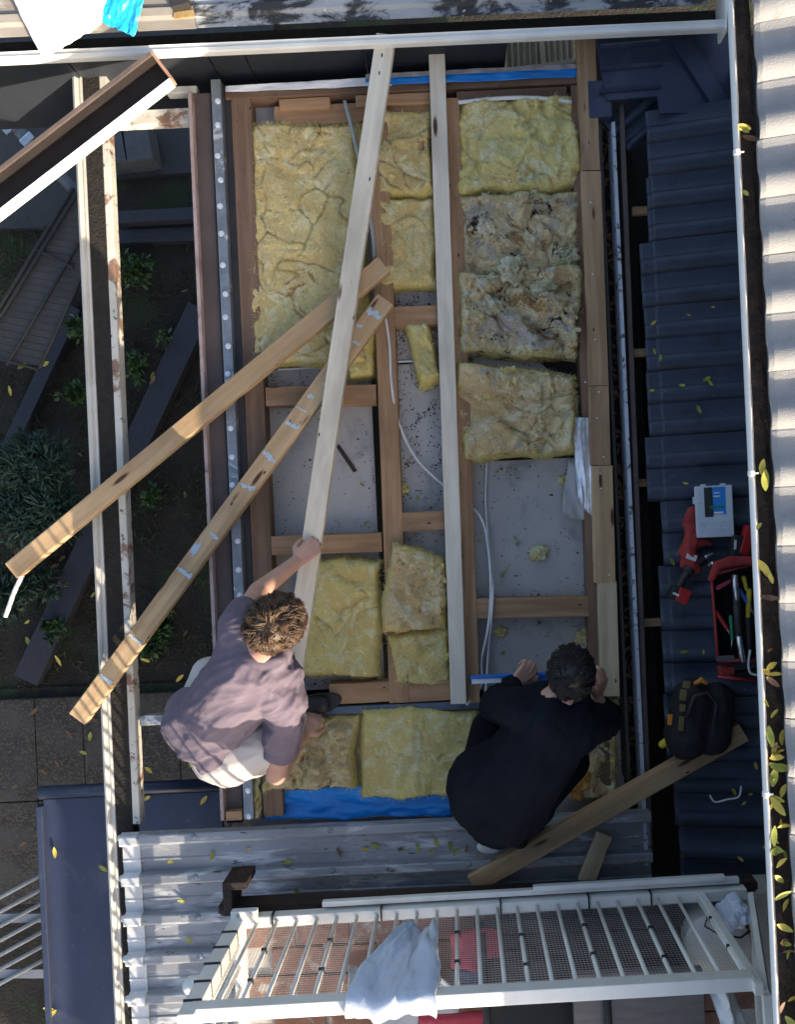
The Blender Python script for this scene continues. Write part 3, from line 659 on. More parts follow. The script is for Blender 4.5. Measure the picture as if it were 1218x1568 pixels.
# ================================================================== DECK AND RAILING AT THE BOTTOM
YF = -1.53
dk = thing('brick_deck', (0,-2.5,.25), 'brick paved balcony floor behind the white railing', 'balcony')
dxa, dxb = P(372,1450,.30).x, P(1220,1450,.30).x
MB().box(((dxa+dxb)/2, YF-.08-.95, .20), (dxb-dxa, 1.9, .17)).build('slab', MORT, dk)
bme = MB().cbox((0,0,0), (.206,.102,.05), .005).mesh('brick', (0,0,0)); bme.materials.append(BRICKM)
for j in range(17):
    for i in range(9):
        x = dxa+.11+i*.218+(.109 if j % 2 else 0); y = YF-.14-j*.112
        if x > dxb-.1 or (i > 4 and j > 6): continue
        o = bpy.data.objects.new('brick', bme); link(o, dk, (x+random.uniform(-.003,.003), y+random.uniform(-.003,.003), .278+random.uniform(-.003,.003))); o.rotation_euler.z = random.uniform(-.015,.015)
de = thing('deck_edge_beam', P(740,1388,.2), 'dark stained timber edge beam behind the white railing', 'beam')
xa_, xb_ = P(338,1400,.40).x, P(1160,1400,.40).x
yb_ = P(740,1383,.40).y
n_ = 11
for k in range(n_):
    x0_ = xa_+(xb_-xa_)*k/n_; x1_ = xa_+(xb_-xa_)*(k+1)/n_
    MB().cbox(((x0_+x1_)/2, (yb_+YF+.02)/2, .39+random.uniform(-.002,.002)), (x1_-x0_-.004, yb_-YF-.02, .03), .003).build('board', DARKWOOD, de)
MB().cbox(((xa_+xb_)/2, yb_+.018, .36), (xb_-xa_+.02, .03, .08), .004).build('face_board', DARKWOOD, de)
MB().cbox((P(348,1405,.44).x, YF+.07, .36), (.036,.13,.14), .004).build('stub', DARKWOOD, de); MB().cbox((P(366,1375,.46).x, YF+.135, .39), (.06,.03,.14), .004).build('stub', DARKWOOD, de)
rl = thing('white_railing', (0,YF,.40), 'white steel bar railing with wire mesh across the bottom of the photograph', 'railing')
XL, XR = -.915, .872
ZR0, ZR1 = .455, 1.0
MB().cbox(((XL+1.05)/2, YF, ZR0-.02), (1.05-XL, .042, .042), .003).build('bottom_rail', WHITE_PT, rl)
MB().cbox((.22, YF+.045, ZR0-.028), (1.62, .022, .022), .003).build('back_strip', WHITE_PT, rl)
MB().cbox((.60, YF+.066, ZR0-.012), (.74, .020, .022), .003).build('back_strip', WHITE_PT, rl)
MB().cbox(((XL+XR)/2, YF, ZR1-.0225), (XR-XL, .045, .045), .003).build('top_rail', WHITE_PT, rl)
nb_ = 23; xs = [XL+.075+(XR-XL-.09)*k/(nb_-1) for k in range(nb_)]
barme = MB().tube([(0,0,ZR0-.005),(0,0,ZR1-.03)], .0075, 10).mesh('bar', (0,0,0)); barme.materials.append(WHITE_PT)
for p_ in barme.polygons: p_.use_smooth = True
for k, x in enumerate(xs):
    o = bpy.data.objects.new('bar', barme); link(o, rl, (x, YF, 0)); 
    if k % 3 == 1:
        for z in (.62,.80): MB().cbox((x+.002, YF+.004, z+.04*(k%2)), (.021,.021,.005), .001).build('cable_tie', BLK, rl)
MB().cbox((XL, YF-.004, (ZR0+ZR1)/2-.005), (.055, .05, ZR1-ZR0+.05), .004).build('end_post', WHITE_PT, rl)
MB().cbox((XR+.002, YF-.004, (ZR0+ZR1)/2-.005), (.03, .04, ZR1-ZR0+.05), .004).build('end_post', WHITE_PT, rl)
MB().cbox((XL+.03, YF+.03, ZR0+.004), (.10, .05, .03), .004).build('foot_plate', WHITE_PT, rl)
for dx in (0,.05): MB().tube([(XL+.01+dx,YF+.04,ZR0+.019),(XL+.01+dx,YF+.04,ZR0+.023)], .008, 8).build('bolt', STEEL, rl)
MB().capsule((XL-.06,YF-.02,.80),(XL-.015,YF-.02,.80),.03,.03,12,3).build('round_cap', WHITE_PT, rl, True)
wm = MB(); y_ = YF-.014
for k in range(150): x = XL+.03+(XR-XL-.05)*k/149; wm.beam((x,y_,ZR0),(x,y_,ZR1-.04), .0008, .0008, (0,1,0))
for k in range(40): z = ZR0+.005+(ZR1-ZR0-.05)*k/39; wm.beam((XL+.03,y_-.001,z),(XR-.02,y_-.001,z), .0008, .0008)
wo = wm.build('wire_mesh', mat('fine_galvanised_wire', (.45,.46,.48), None, 10, .45, 0, None, .6), rl); wo['kind'] = 'stuff'
# cable ties on the rails
for x in (-.78,-.36,.10,.44,.68): MB().cbox((x, YF+.006, ZR0-.014), (.006,.05,.045), .001).build('cable_tie', BLK, rl)
for k in range(5): MB().cbox((XL, YF+.0, ZR0+.10+k*.10), (.060,.056,.004), .001).build('cable_tie', BLK, rl)
rl.rotation_euler.z = .012
# left return of the railing (towards the viewer)
lr = thing('side_railing', (XL,YF-1.0,.40), 'white side railing running back from the lit corner post', 'railing')
MB().cbox((XL, YF-.97, ZR1-.0225), (.045, 1.85, .045), .003).build('top_rail', WHITE_PT, lr)
MB().cbox((XL, YF-.97, ZR0-.02), (.042, 1.85, .042), .003).build('bottom_rail', WHITE_PT, lr)
for k in range(22):
    o = bpy.data.objects.new('bar', barme); link(o, lr, (XL, YF-.10-k*.081, 0))
# leaning mesh gate at the right end
gt = thing('mesh_gate', P(1170,1450,.6), 'small white framed mesh gate leaning at the right end of the railing', 'gate')
A_, B_ = Vector((1.05,YF+.03,.50)), Vector((.902,YF-.02,1.0)); dn = Vector((.02,-.75,0))
for a_, b_ in ((A_,B_),(B_,B_+dn),(A_,A_+dn),(A_+dn,B_+dn)): MB().beam(a_, b_, .026, .02).build('frame_bar', WHITE_PT, gt)
MB().add([A_+dn*0, A_+dn*.15, A_+dn*.15+(B_-A_)*.4, A_+(B_-A_)*.4], [(0,1,2,3)])
for k in range(1,13): MB().beam(A_+dn*k/13, B_+dn*k/13, .003, .003).build('wire', WHITE_PT, gt)
for k in range(1,6): MB().beam(A_+(B_-A_)*k/6, A_+(B_-A_)*k/6+dn, .003, .003).build('wire', WHITE_PT, gt)
# rag over the railing
def rag():
    xc, W_ = -.275, .28
    def f(u, v):
        s = u-.5; wob = .018*math.sin(u*9+2.5*v)+.03*noise.noise(Vector((u*6,v*5,3)))
        hang = .5
        if v < hang:   # camera side, hanging in front of the bars
            t = (hang-v)/hang; narrow = (1+.25*math.sin(t*3.14)*(1-t))*(1-.62*t); z = ZR1+.012-.36*t; y = YF+.036+.035*math.sin(t*2.6)+wob*(.5+.6*t); x = xc+.085*t+s*W_*narrow
        elif v < .62:
            t = (v-hang)/.12; a = math.pi*t; y = YF+.034*math.cos(a)+wob*.4; z = ZR1+.012+.018*math.sin(a); x = xc+s*W_
        else:
            t = (v-.62)/.38; z = ZR1+.012-.32*t; y = YF-.034-.03*t+wob*(.4+t); x = xc-.02*t+s*W_*(1+.15*t)
        n_ = noise.fractal(Vector((u*5+3,v*6,7)), 1, 2, 4)
        return Vector((x+.012*n_, y+.01*n_, z+.012*noise.noise(Vector((u*4,v*9,1)))))
    o = MB().grid(f, 60, 90).build('hanging_rag', CLOTH_W, None, True); md = o.modifiers.new('s','SOLIDIFY'); md.thickness = .003
    tag(o, 'pale blue white rag draped over the top rail of the white railing', 'cloth')
rag()
def heap(name, c, r, h, m, label, cat, sq=1.0, seed=0, amp=.35, n=40):
    c = Vector(c)
    def f(u, v):
        a = 2*math.pi*u; t = v; e = 1+.25*noise.noise(Vector((math.cos(a)*1.5,math.sin(a)*1.5,seed)))
        rr = r*e*math.sin(t*math.pi/2); z = h*math.cos(t*math.pi/2)
        p = Vector((rr*math.cos(a)*sq, rr*math.sin(a), z)); q = p/r*1.5+Vector((seed,seed*2,0))
        k = amp*r*(1.1*abs(noise.noise(q))+.5*abs(noise.noise(q*2.6))+.25*abs(noise.noise(q*6))-.25)
        if t > .95: k = 0
        return c + p + (p.normalized() if p.length > 0 else Vector((0,0,1)))*k
    o = MB().grid(f, n, n//2).build(name, m, None, True, False); return tag(o, label, cat)
heap('crumpled_rag', P(1128,1402,.55)+Vector((0,0,-.04)), .055, .07, CLOTH_W, 'crumpled pale blue rag tucked at the right end of the railing', 'cloth', seed=4, amp=.6)
wl = MB(); wl.tube([P(1085,1402,.58), P(1080,1418,.58), P(1100,1430,.58), P(1135,1436,.56), P(1150,1425,.55)], .004, 6); tag(wl.build('wire_loop', BLK, None, True), 'thin black wire loop hanging beside the crumpled rag', 'wire')
# things on the deck, seen through the mesh
pal = thing('slatted_crate', P(900,1475,.30), 'dark slatted timber crate behind the right half of the railing', 'crate')
for k in range(9):
    y = YF-.10-k*.062; plank('slat', (P(760,1450,.42).x, y, .40-.004*k), (P(1060,1450,.42).x, y+random.uniform(-.01,.01), .40-.004*k), .05, .018, DARKWOOD, pal)
for x in (770,905,1050): MB().cbox((P(x,1450,.42).x, YF-.35, .345), (.04,.58,.08), .003).build('bearer', DARKWOOD, pal)
film('red_cloth', [(690,1430),(765,1424),(770,1478),(690,1484)], .40, PINKCL, 'folded pinkish red cloth lying behind the railing bars', .03, 30, 'cloth', .01)
film('blue_cloth', [(690,1486),(800,1480),(800,1530),(690,1534)], .36, mat('dark_blue_towel', (.05,.07,.15), (.16,.19,.27), 22, .9, .2), 'dark blue patterned cloth behind the railing below the red cloth', .03, 30, 'cloth', .01)
tub = thing('white_tub', P(1105,1465,.35), 'round white plastic tub behind the right end of the railing', 'tub')
c = P(1108,1462,.55); prof = [(.0,.50),(.10,.51),(.125,.505),(.13,.49),(.125,.47),(.115,.30)]
def lathe(c, prof, n=28):
    b = MB(); vs = []; 
    for r_, z in prof:
        for k in range(n): a = 2*math.pi*k/n; vs.append((c[0]+max(r_,.0005)*math.cos(a), c[1]+max(r_,.0005)*math.sin(a), z))
    b.add(vs, [(i*n+k, i*n+(k+1)%n, (i+1)*n+(k+1)%n, (i+1)*n+k) for i in range(len(prof)-1) for k in range(n)]); return b
lathe(c, [(.112,.49),(.112,.30),(.0,.30)]).build('bucket', WHITEWRAP, tub, True); lathe(c, [(0,.512),(.09,.514),(.095,.506),(.122,.506),(.128,.49),(.122,.478)]).build('lid', WHITE_PT, tub, True)
c2 = P(640,1540,.35); bk = thing('white_basin', c2, 'pale plastic basin on the brick floor behind the railing', 'basin')
lathe(c2, [(0,.31),(.13,.31),(.16,.40),(.175,.405),(.17,.41),(.155,.405),(.125,.325),(0,.325)]).build('bowl', WHITEWRAP, bk, True)
tb = thing('table', P(1000,1590,.75), 'grey brown table top just behind the front rail', 'table')
MB().cbox((P(985,1590,.75).x, YF-.28, .70), (.46,.34,.03), .004).build('table_top', GREYT, tb)
for sx in (-.2,.2):
    for sy in (-.13,.13): MB().cbox((P(985,1590,.75).x+sx, YF-.28+sy, .49), (.035,.035,.40), .003).build('leg', BLK, tb)
ch = thing('black_chair', P(800,1580,.5), 'black chair with curved arms behind the middle of the railing', 'chair')
xc = P(835,1580,.6).x
MB().cbox((xc, YF-.30, .58), (.40,.36,.04), .015).build('seat', BLKCL, ch)
for sx in (-.21,.21):
    MB().tube([(xc+sx,YF-.14,.30),(xc+sx,YF-.13,.68),(xc+sx,YF-.17,.74),(xc+sx,YF-.45,.75)], .014, 8).build('arm', BLK, ch, True); MB().tube([(xc+sx,YF-.46,.30),(xc+sx,YF-.46,.78)], .012, 8).build('leg', BLK, ch, True)
film('pink_mat', [(640,1560),(790,1552),(790,1600),(640,1610)], .45, PINKCL, 'pink mat at the bottom edge below the railing', .01, 20, 'mat', .02)
bgo = MB().grid(lambda u, v: P(1092+u*40+v*22, 1522+v*70, .75)+Vector((0,0,.04*noise.noise(Vector((u*3,v*4,2)))-.25*abs(u-.5)*(1-v))), 16, 20).build('white_bag', WHITEWRAP, None, True)
md = bgo.modifiers.new('s','SOLIDIFY'); md.thickness = .004; tag(bgo, 'white plastic bag below the right end of the front rail', 'bag')

# ================================================================== INSULATION BATTS
def batt(quad, zb, th, m, label, seed, crum=1.0, crease=.5, edge=1.0, res=.0065, zt=None):
    q = [P(x, y, zb+th*.5) for x, y in quad]
    Lu = ((q[1]-q[0]).length+(q[2]-q[3]).length)/2; Lv = ((q[3]-q[0]).length+(q[2]-q[1]).length)/2
    nu, nv = max(8, int(Lu/res)), max(8, int(Lv/res)); sv = Vector((seed*3.17, seed*1.91, seed*.7))
    b = MB()
    def f(u, v):
        p = q[0].lerp(q[1], u).lerp(q[3].lerp(q[2], u), v)
        e = nvec(p*6+sv)*.024*edge + nvec(p*26+sv)*.006*edge + nvec(p*70+sv)*.0025*edge
        d = min(min(u,1-u)*Lu, min(v,1-v)*Lv); t = min(1, d/.034); pr = math.sqrt(max(0, 1-(1-t)**2))
        s = p+sv; wv = nvec(s*4)*.11 + nvec(s*11)*.035
        big = noise.noise(s*3.6); w1 = s+wv
        bil = abs(noise.noise(w1*5.0))*.036 + abs(noise.noise(w1*11+Vector((3,1,0))))*.017 + abs(noise.noise(w1*27))*.008 + abs(noise.noise(s*60))*.003
        h = th*.62+crum*(.018*big+1.45*bil)
        if crease:
            dd = noise.voronoi((s+wv*1.2)*4.6)[0]; c_ = (dd[1]-dd[0])/4.6
            mk = max(0, min(1, .5+2.2*noise.noise(s*3.3+Vector((9,2,4)))))
            h -= crease*.022*mk*math.exp(-(c_/.0055)**2)
        h = max(h, .012)
        z = zb + pr*h if d > 1e-6 else zb-.004
        return Vector((p.x+e.x*(1-.4*t), p.y+e.y*(1-.4*t), z))
    b.grid(f, nu, nv)
    o = b.build('insulation_batt', m, None, True, False)
    at = o.data.attributes.new('rim', 'FLOAT', 'POINT')
    at.data.foreach_set('value', [max(0, 1-min(min(i/nu,1-i/nu)*Lu, min(j/nv,1-j/nv)*Lv)/(.030+.05*max(0,noise.noise(Vector((i*.09,j*.09,seed))))))**.7 for j in range(nv+1) for i in range(nu+1)]); tag(o, label, 'insulation batt', 'yellow glass wool batts')
    # loose fibres round the rim and over the face
    rg = random.Random(seed); fb = MB(); me = o.data; org = WL[o]; nfib = int(nu*nv*.55)
    for k in range(nfib):
        u, v = rg.random(), rg.random()
        if rg.random() < .45:
            if rg.random() < .5: u = rg.choice((.01,.99))
            else: v = rg.choice((.01,.99))
        p = f(u, v)
        a = rg.uniform(0, 6.28); L = rg.uniform(.008,.028); d1 = Vector((math.cos(a), math.sin(a), rg.uniform(-.1,.7)))*L
        s_ = Vector((-math.sin(a), math.cos(a), 0))*rg.uniform(.0004,.0009); md_ = p+d1*.5+Vector((0,0,L*.2))
        fb.add([p-s_, p+s_, md_+s_*.8, md_-s_*.8, p+d1], [(0,1,2,3),(3,2,4)])
    for k in range(int(nu*nv*.012*max(0, crum-.7))):      # torn shreds of wool
        u, v = rg.uniform(.04,.96), rg.uniform(.04,.96)
        if noise.noise(Vector((u*4+seed, v*4, seed))) < .0: continue
        p = f(u, v)+Vector((0,0,.002)); a = rg.uniform(0,6.28); L = rg.uniform(.008,.024); W_ = L*rg.uniform(.3,.7); ph = rg.uniform(0,6)
        dx = Vector((math.cos(a), math.sin(a), rg.uniform(-.2,.5))); dy2 = Vector((-math.sin(a), math.cos(a), rg.uniform(-.4,.4)))
        fb.grid(lambda uu, vv: p+dx*(uu-.5)*L*2*(1-.5*abs(vv-.5))+dy2*(vv-.5)*W_*2*(1-.9*(uu-.5)**2*2)+Vector((0,0,.35*L*math.sin(uu*4+ph)*math.cos(vv*3+ph)+.004*noise.noise(Vector((uu*4+ph,vv*4,k))))), 4, 3)
    fo = fb.build('loose_fibres', BATT_Y if m is not BATT_M else m, o, False, False); fo['kind'] = 'stuff'
    return o
LB = -.095
batt([(386,184),(548,190),(566,560),(382,562)], LB, .135, BATT, 'largest cracked tan batt in the top left bay', 1, .6, .7)
batt([(536,486),(577,484),(577,578),(532,585)], LB, .12, BATT_Y, 'narrow yellow batt piece under the lower diagonal plank end', 2, .8, .3)
batt([(572,168),(664,165),(668,300),(574,305)], LB, .135, BATT, 'tan batt between the two long pale planks at the top', 3, .9, .7)
batt([(572,306),(668,303),(674,442),(578,446)], LB, .12, BATT, 'tan batt below the top one between the two long planks', 4, 1.1, 1.0)
batt([(702,158),(884,148),(890,290),(697,302)], LB, .135, BATT_Y, 'top right batt with mouldy lower edge below a white pipe', 5, 1.3, .5)
batt([(700,300),(890,292),(892,425),(702,430)], LB, .12, BATT_M, 'grey stained batt second from the top in the right bay', 6, 1.2, .8)
batt([(700,420),(892,405),(886,552),(704,545)], LB, .13, BATT_M, 'badly torn mouldy batt third from the top in the right bay', 7, 2.3, .6)
batt([(694,553),(884,572),(882,692),(704,708)], LB, .15, BATT_B, 'thick torn batt with yellow rim above the bare right lining', 8, 1.5, .8)
batt([(616,496),(656,488),(680,582),(636,592)], LB, .14, BATT_Y, 'small loose batt scrap lying left of the straight plank', 10, 1.2, .3)
batt([(462,856),(586,855),(580,1042),(448,1034)], LB, .14, BATT_Y, 'smooth yellow batt right of the kneeling person in the mauve shirt', 11, .6, .5)
batt([(598,822),(682,858),(684,962),(580,972)], LB+.02, .17, BATT_B, 'tall tan batt scrap standing proud beside the straight plank', 12, 1.6, .4)
batt([(586,968),(690,962),(694,1046),(606,1052)], LB, .13, BATT_Y, 'yellow folded batt below the tall tan scrap', 13, 1.3, .2)
batt([(418,1098),(550,1090),(546,1206),(400,1212)], LB, .13, BATT_B, 'brown crumpled batt at the elbow of the person in mauve', 14, 1.9, .8)
batt([(556,1080),(733,1086),(735,1218),(548,1226)], LB, .16, BATT_Y, 'large pale yellow batt above the blue plastic wrap', 15, .75, .25)
batt([(905,1072),(948,1070),(950,1225),(868,1222)], LB, .13, BATT_B, 'brownish batt right of the person in black', 16, 1.2, .8)
batt([(388,1176),(412,1180),(404,1254),(388,1252)], LB, .10, BATT_M, 'narrow greyish batt strip left of the blue wrap', 17, 1.2, .3)
batt([(543,188),(560,186),(562,300),(540,300)], LB, .10, BATT, 'thin tan strip of batt beside the leaning plank at the top', 18, 1.2, .5)
for k, (x, y, r_, lb) in enumerate(((826,846,.030,'loose yellow tuft on the bare lining right of the cables'),(768,967,.022,'small pale tuft above the spirit level'),(546,608,.030,'greenish tuft on the nogging under the pale plank'),(787,412,.050,'white torn tuft on the mouldy batt'),(870,390,.035,'pale tuft at the right rim of the mouldy batt'),(745,470,.045,'pale green torn tuft on the mouldy batt'),(612,750,.03,'dirty tuft beside the middle joist'),(866,735,.022,'grey tuft beside the clear plastic flap'),(898,975,.035,'pale tuft against the right joist above the head'),(830,440,.04,'grey torn tuft in the middle of the mouldy batt'))):
    on = 420 > y > 380 or y in (470, 440)
    heap('wool_tuft', P(x, y, .022 if on else -.098), r_, r_*(.55 if on else .8), BATT_Y if k not in (3,4,5,9) else batt_mat('pale_wool_%d' % k, (.66,.60,.34), (.56,.52,.34), (.70,.66,.48), .56, .60), lb, 'wool tuft', 1.3, k*1.7+.3, .8, 36)
heap('orange_bag', P(884,1195,-.02), .06, .07, mat('orange_brown_paper', (.50,.27,.06), (.40,.19,.04), 9, .7, .3, 30), 'crumpled orange wrapping under the arm of the person in black', 'wrapping', .8, 3.3, .7)
# fine debris on the lining
db = MB(); rg = random.Random(8)
bays = [(416,628,574,818,.5),(608,505,676,780,1.3),(720,712,905,912,.55),(724,950,905,1040,.4),(414,562,574,592,.9),(610,815,690,830,1.0),(425,1040,500,1052,.8),(700,540,900,560,.8),(596,445,676,470,1.2)]
for (x0,y0,x1,y1,dn_) in bays:
    for k in range(int(dn_*(x1-x0)*(y1-y0)*.15)+90):
        x, y = rg.uniform(x0,x1), rg.uniform(y0,y1)
        e = min(x-x0, x1-x, y-y0, y1-y)
        if rg.random() > .035+.8*math.exp(-e/7)*max(0,.35+1.3*noise.noise(Vector((x/17,y/17,4))))+(1.5*max(0,noise.noise(Vector((x/24,y/24,1)))-.08) if dn_ > 1 else .5*max(0,noise.noise(Vector((x/26,y/26,1)))-.22)): continue
        c = P(x, y, -.0985); a = rg.uniform(0,6.28); L = rg.uniform(.0008,.0045)*(2.2 if rg.random() < .04 else 1); W_ = L*rg.uniform(.25,.7); u = Vector((math.cos(a),math.sin(a),rg.uniform(0,.3))); v = Vector((-math.sin(a),math.cos(a),rg.uniform(0,.4)))
        db.add([c-u*L-v*W_, c+u*L-v*W_, c+u*L*.8+v*W_+Vector((0,0,.002)), c-u*L*.7+v*W_], [(0,1,2,3)])
tag(db.build('debris', mat('dark_debris', (.05,.04,.03), (.12,.09,.06), 30, .95, .2), None, False, False), 'dark crumbs and flakes scattered over the grey lining boards', 'debris', kind='stuff')
film('dirt_patch', [(812,542),(902,536),(902,640),(880,600)], -.094, DIRT, 'dark dirt lying in the gap right of the thick torn batt', .012, 30, 'dirt', .002)
plank_s = tag(plank('wood_splinter', P(517,682,-.095), P(544,722,-.088), .018, .008, DARKWOOD), 'dark wood splinter lying on the lining under the pale plank', 'splinter')

# ================================================================== LOOSE PLANKS
pa = tag(plank('timber_plank', P(591,52,.165), P(446,1040,.175), .082, .045, PINE_W), 'pale new plank leaning across the opening, held by the person in mauve', 'plank')
pb = tag(plank('timber_plank', P(668,50,.052), P(703,1078,.052), .070, .045, PINE_W), 'straight pale plank lying along the middle of the ceiling frame', 'plank')
pc = tag(plank('timber_plank', P(16,874,.095), P(588,404,.105), .082, .045, RAWP), 'upper diagonal used plank reaching over the left gutter', 'plank')
pd = thing('timber_plank', P(350,780,.11), 'lower diagonal used plank with pale blue paint smears', 'plank')
plank('board', P(117,1101,.105), P(590,458,.115), .082, .045, RAWP, pd)
SMEAR = mat('pale_blue_smear', (.42,.50,.56), (.34,.41,.47), 60, .8, .2)
d0, d1 = P(117,1101,.1055), P(590,458,.1155); dd = (d1-d0).normalized(); dy_ = Vector((-dd.y, dd.x, 0)).normalized()
for (t, w_, l_, off) in ((.095,.062,.016,0),(.19,.07,.014,0),(.35,.072,.018,0),(.40,.03,.05,.022),(.44,.045,.016,-.01),(.555,.06,.022,.0),(.625,.066,.02,0),(.70,.06,.018,0),(.735,.05,.012,.01),(.765,.03,.016,.01),(.80,.028,.014,-.012),(.83,.03,.014,.01),(.855,.05,.016,0),(.90,.034,.016,-.012),(.93,.026,.012,.02),(.965,.066,.024,0)):
    c = d0.lerp(d1, t) + dy_*off; pts = []; sk = random.uniform(-.25,.25)
    for sg_ in (1, -1):
        for k in range(10):
            y_ = (k/9-.5)*w_*sg_; e_ = l_*(.45+.9*noise.noise(Vector((y_*90, t*50, sg_*3)))); pts.append(c + dd*(sg_*-max(e_, .001) + sk*y_) + dy_*y_)
    MB().prism([p[:2] for p in pts], c.z-.002, c.z+.0016).build('paint_smear', SMEAR, pd)
tag(plank('timber_plank', P(724,1356,.075), P(1140,1122,.150), .082, .045, RAWP), 'old plank lying from the metal roof up onto the dark tiles', 'plank')
tag(plank('timber_offcut', P(899,1352,.09), P(927,1278,.085), .072, .03, PINE), 'short pale offcut on the metal roof beside the old plank', 'offcut')
# cut length of old gutter, top left
cg = thing('gutter_offcut', P(125,205,.3), 'cut length of brown gutter with white edge lying at the top left', 'gutter offcut')
g0, g1 = P(-40,322,.30), P(246,102,.30); gd = (g1-g0).normalized(); gs = Vector((gd.y,-gd.x,0)); L = (g1-g0).length
def chan(prof, m, name):
    n = len(prof); vs = [g + gs*a + Vector((0,0,z)) for g in (g0, g1) for a, z in prof]
    MB().add(vs, [(i,(i+1)%n,(i+1)%n+n,i+n) for i in range(n)]+[tuple(range(n-1,-1,-1)),tuple(range(n,2*n))]).build(name, m, cg)
chan([(-.062,.01),(-.062,-.07),(.052,-.07),(.052,-.066),(-.056,-.066),(-.056,.01)], mat('brown_black_inside', (.020,.014,.013), (.012,.009,.009), 9, .6, .15), 'trough')
chan([(-.068,.014),(-.068,.004),(-.054,.002),(-.054,.012)], BROWN_PT, 'back_edge')
chan([(.050,-.01),(.050,-.07),(.056,-.07),(.055,-.014),(.066,-.012),(.068,-.006),(.058,.0)], WHITE_PT, 'front_lip')
MB().add([g1+gs*a+Vector((0,0,z)) for a, z in ((-.062,.01),(-.062,-.07),(.052,-.07),(.058,-.01))]+[g1+gd*.012+gs*a+Vector((0,0,z)) for a, z in ((-.062,.01),(-.062,-.07),(.052,-.07),(.058,-.01))], [(0,1,2,3),(7,6,5,4),(0,1,5,4),(1,2,6,5),(2,3,7,6),(3,0,4,7)]).build('end_plate', mat('rust_brown_end', (.36,.22,.14), (.25,.14,.09), 14, .8, .2), cg)
# plastic sheet over the upper gutter
def tarp(quad, z, m, label, sd):
    q = [P(x, y, zz) for x, y, zz in quad]
    def f(u, v):
        p = q[0].lerp(q[1], u).lerp(q[3].lerp(q[2], u), v); s = Vector((u*4+sd, v*3, sd))
        return p + Vector((.01*noise.noise(s*2), .01*noise.noise(s*2+Vector((5,0,0))), .010*noise.ridged_multi_fractal(s*.7, 1, 2, 4, 1, 2)-.01))
    o = MB().grid(f, 60, 50).build('plastic_sheet', m, None, True); md = o.modifiers.new('s','SOLIDIFY'); md.thickness = .002; tag(o, label, 'plastic sheet')
tarp([(-10,-60,.36),(172,-60,.36),(155,38,.30),(66,92,.26)], .3, WHITEWRAP, 'white crumpled plastic sheet hanging over the upper gutter', 2)
tarp([(166,-50,.345),(236,-50,.345),(205,56,.28),(154,34,.285)], .3, CYANWRAP, 'bright cyan plastic flap beside the white sheet', 6)
# cables and pipes
def cable(pts, r_, m, label, name='cable', cat='cable'):
    P3 = [Vector(p) for p in pts]; out = []
    for i in range(len(P3)-1):
        p0, p1, p2, p3 = P3[max(i-1,0)], P3[i], P3[i+1], P3[min(i+2,len(P3)-1)]
        for k in range(8):
            t = k/8; out.append(.5*((2*p1)+(p2-p0)*t+(2*p0-5*p1+4*p2-p3)*t*t+(3*p1-p0-3*p2+p3)*t**3))
    out.append(P3[-1]); return tag(MB().tube(out, r_, 8).build(name, m, None, True), label, cat)
cable([P(591,488,.01),P(597,530,.006),P(600,590,.004),P(612,650,-.02),P(640,705,-.05),P(690,752,-.07),P(735,790,-.04),P(748,840,-.03),P(752,900,.004),P(748,960,.003),P(738,1010,-.03),P(737,1050,-.02),P(715,1080,0)], .0058, PVC, 'white cable curving from the middle joist down past the spirit level')
cable([P(746,706,-.085),P(744,770,-.08),P(750,850,-.06),P(755,905,.006),P(753,945,.006),P(748,1000,-.05),P(744,1060,-.02),P(738,1105,-.02)], .0058, PVC, 'white cable running straight down beside the straight plank')
cable([P(425,566,-.09),P(500,562,-.09),P(575,556,-.09),P(650,552,-.09),P(690,550,-.09)], .005, PVC, 'thin white cable crossing under the lower diagonal plank')
cable([P(528,155,.02),P(540,200,.05),P(556,270,.055),P(570,350,.05),P(574,395,.03)], .0085, GREYPIPE, 'grey conduit lying over the batts behind the leaning plank', 'conduit', 'conduit')
cable([P(702,157,.02),P(760,151,.025),P(820,150,.025),P(876,156,.015)], .0085, PVC, 'white pipe along the top of the right hand bay', 'conduit', 'conduit')
cable([P(34,880,.07),P(22,905,.05),P(13,930,.03),P(8,944,.02)], .010, PVC, 'short white pipe sticking out below the end of the upper diagonal plank', 'conduit', 'conduit')
# ================================================================== PEOPLE
def blob(name, b, voxel, smooth, m, parent, disp=None, sm2=0):
    me = bpy.data.meshes.new(name); me.from_pydata([tuple(v) for v in b.v], [], b.f)
    bm = bmesh.new(); bm.from_mesh(me); bmesh.ops.recalc_face_normals(bm, faces=bm.faces[:]); bm.to_mesh(me); bm.free()
    o = bpy.data.objects.new(name, me); COL.objects.link(o)
    r_ = o.modifiers.new('r', 'REMESH'); r_.mode = 'VOXEL'; r_.voxel_size = voxel; r_.adaptivity = 0
    s_ = o.modifiers.new('s', 'SMOOTH'); s_.iterations = smooth; s_.factor = .5
    dg = bpy.context.evaluated_depsgraph_get(); me2 = bpy.data.meshes.new_from_object(o.evaluated_get(dg)); bpy.data.objects.remove(o)
    org = WL[parent]
    if disp:
        nn = [v.normal.copy() for v in me2.vertices]
        for v, n_ in zip(me2.vertices, nn): v.co = v.co + n_*disp(v.co, n_)
    for v in me2.vertices: v.co = v.co - org
    me2.materials.clear(); me2.materials.append(m); me2.name = name
    for p in me2.polygons: p.use_smooth = True
    return link(bpy.data.objects.new(name, me2), parent, org)
def limb(b, pts, rs):
    for i in range(len(pts)-1): b.capsule(pts[i], pts[i+1], rs[i], rs[i+1])
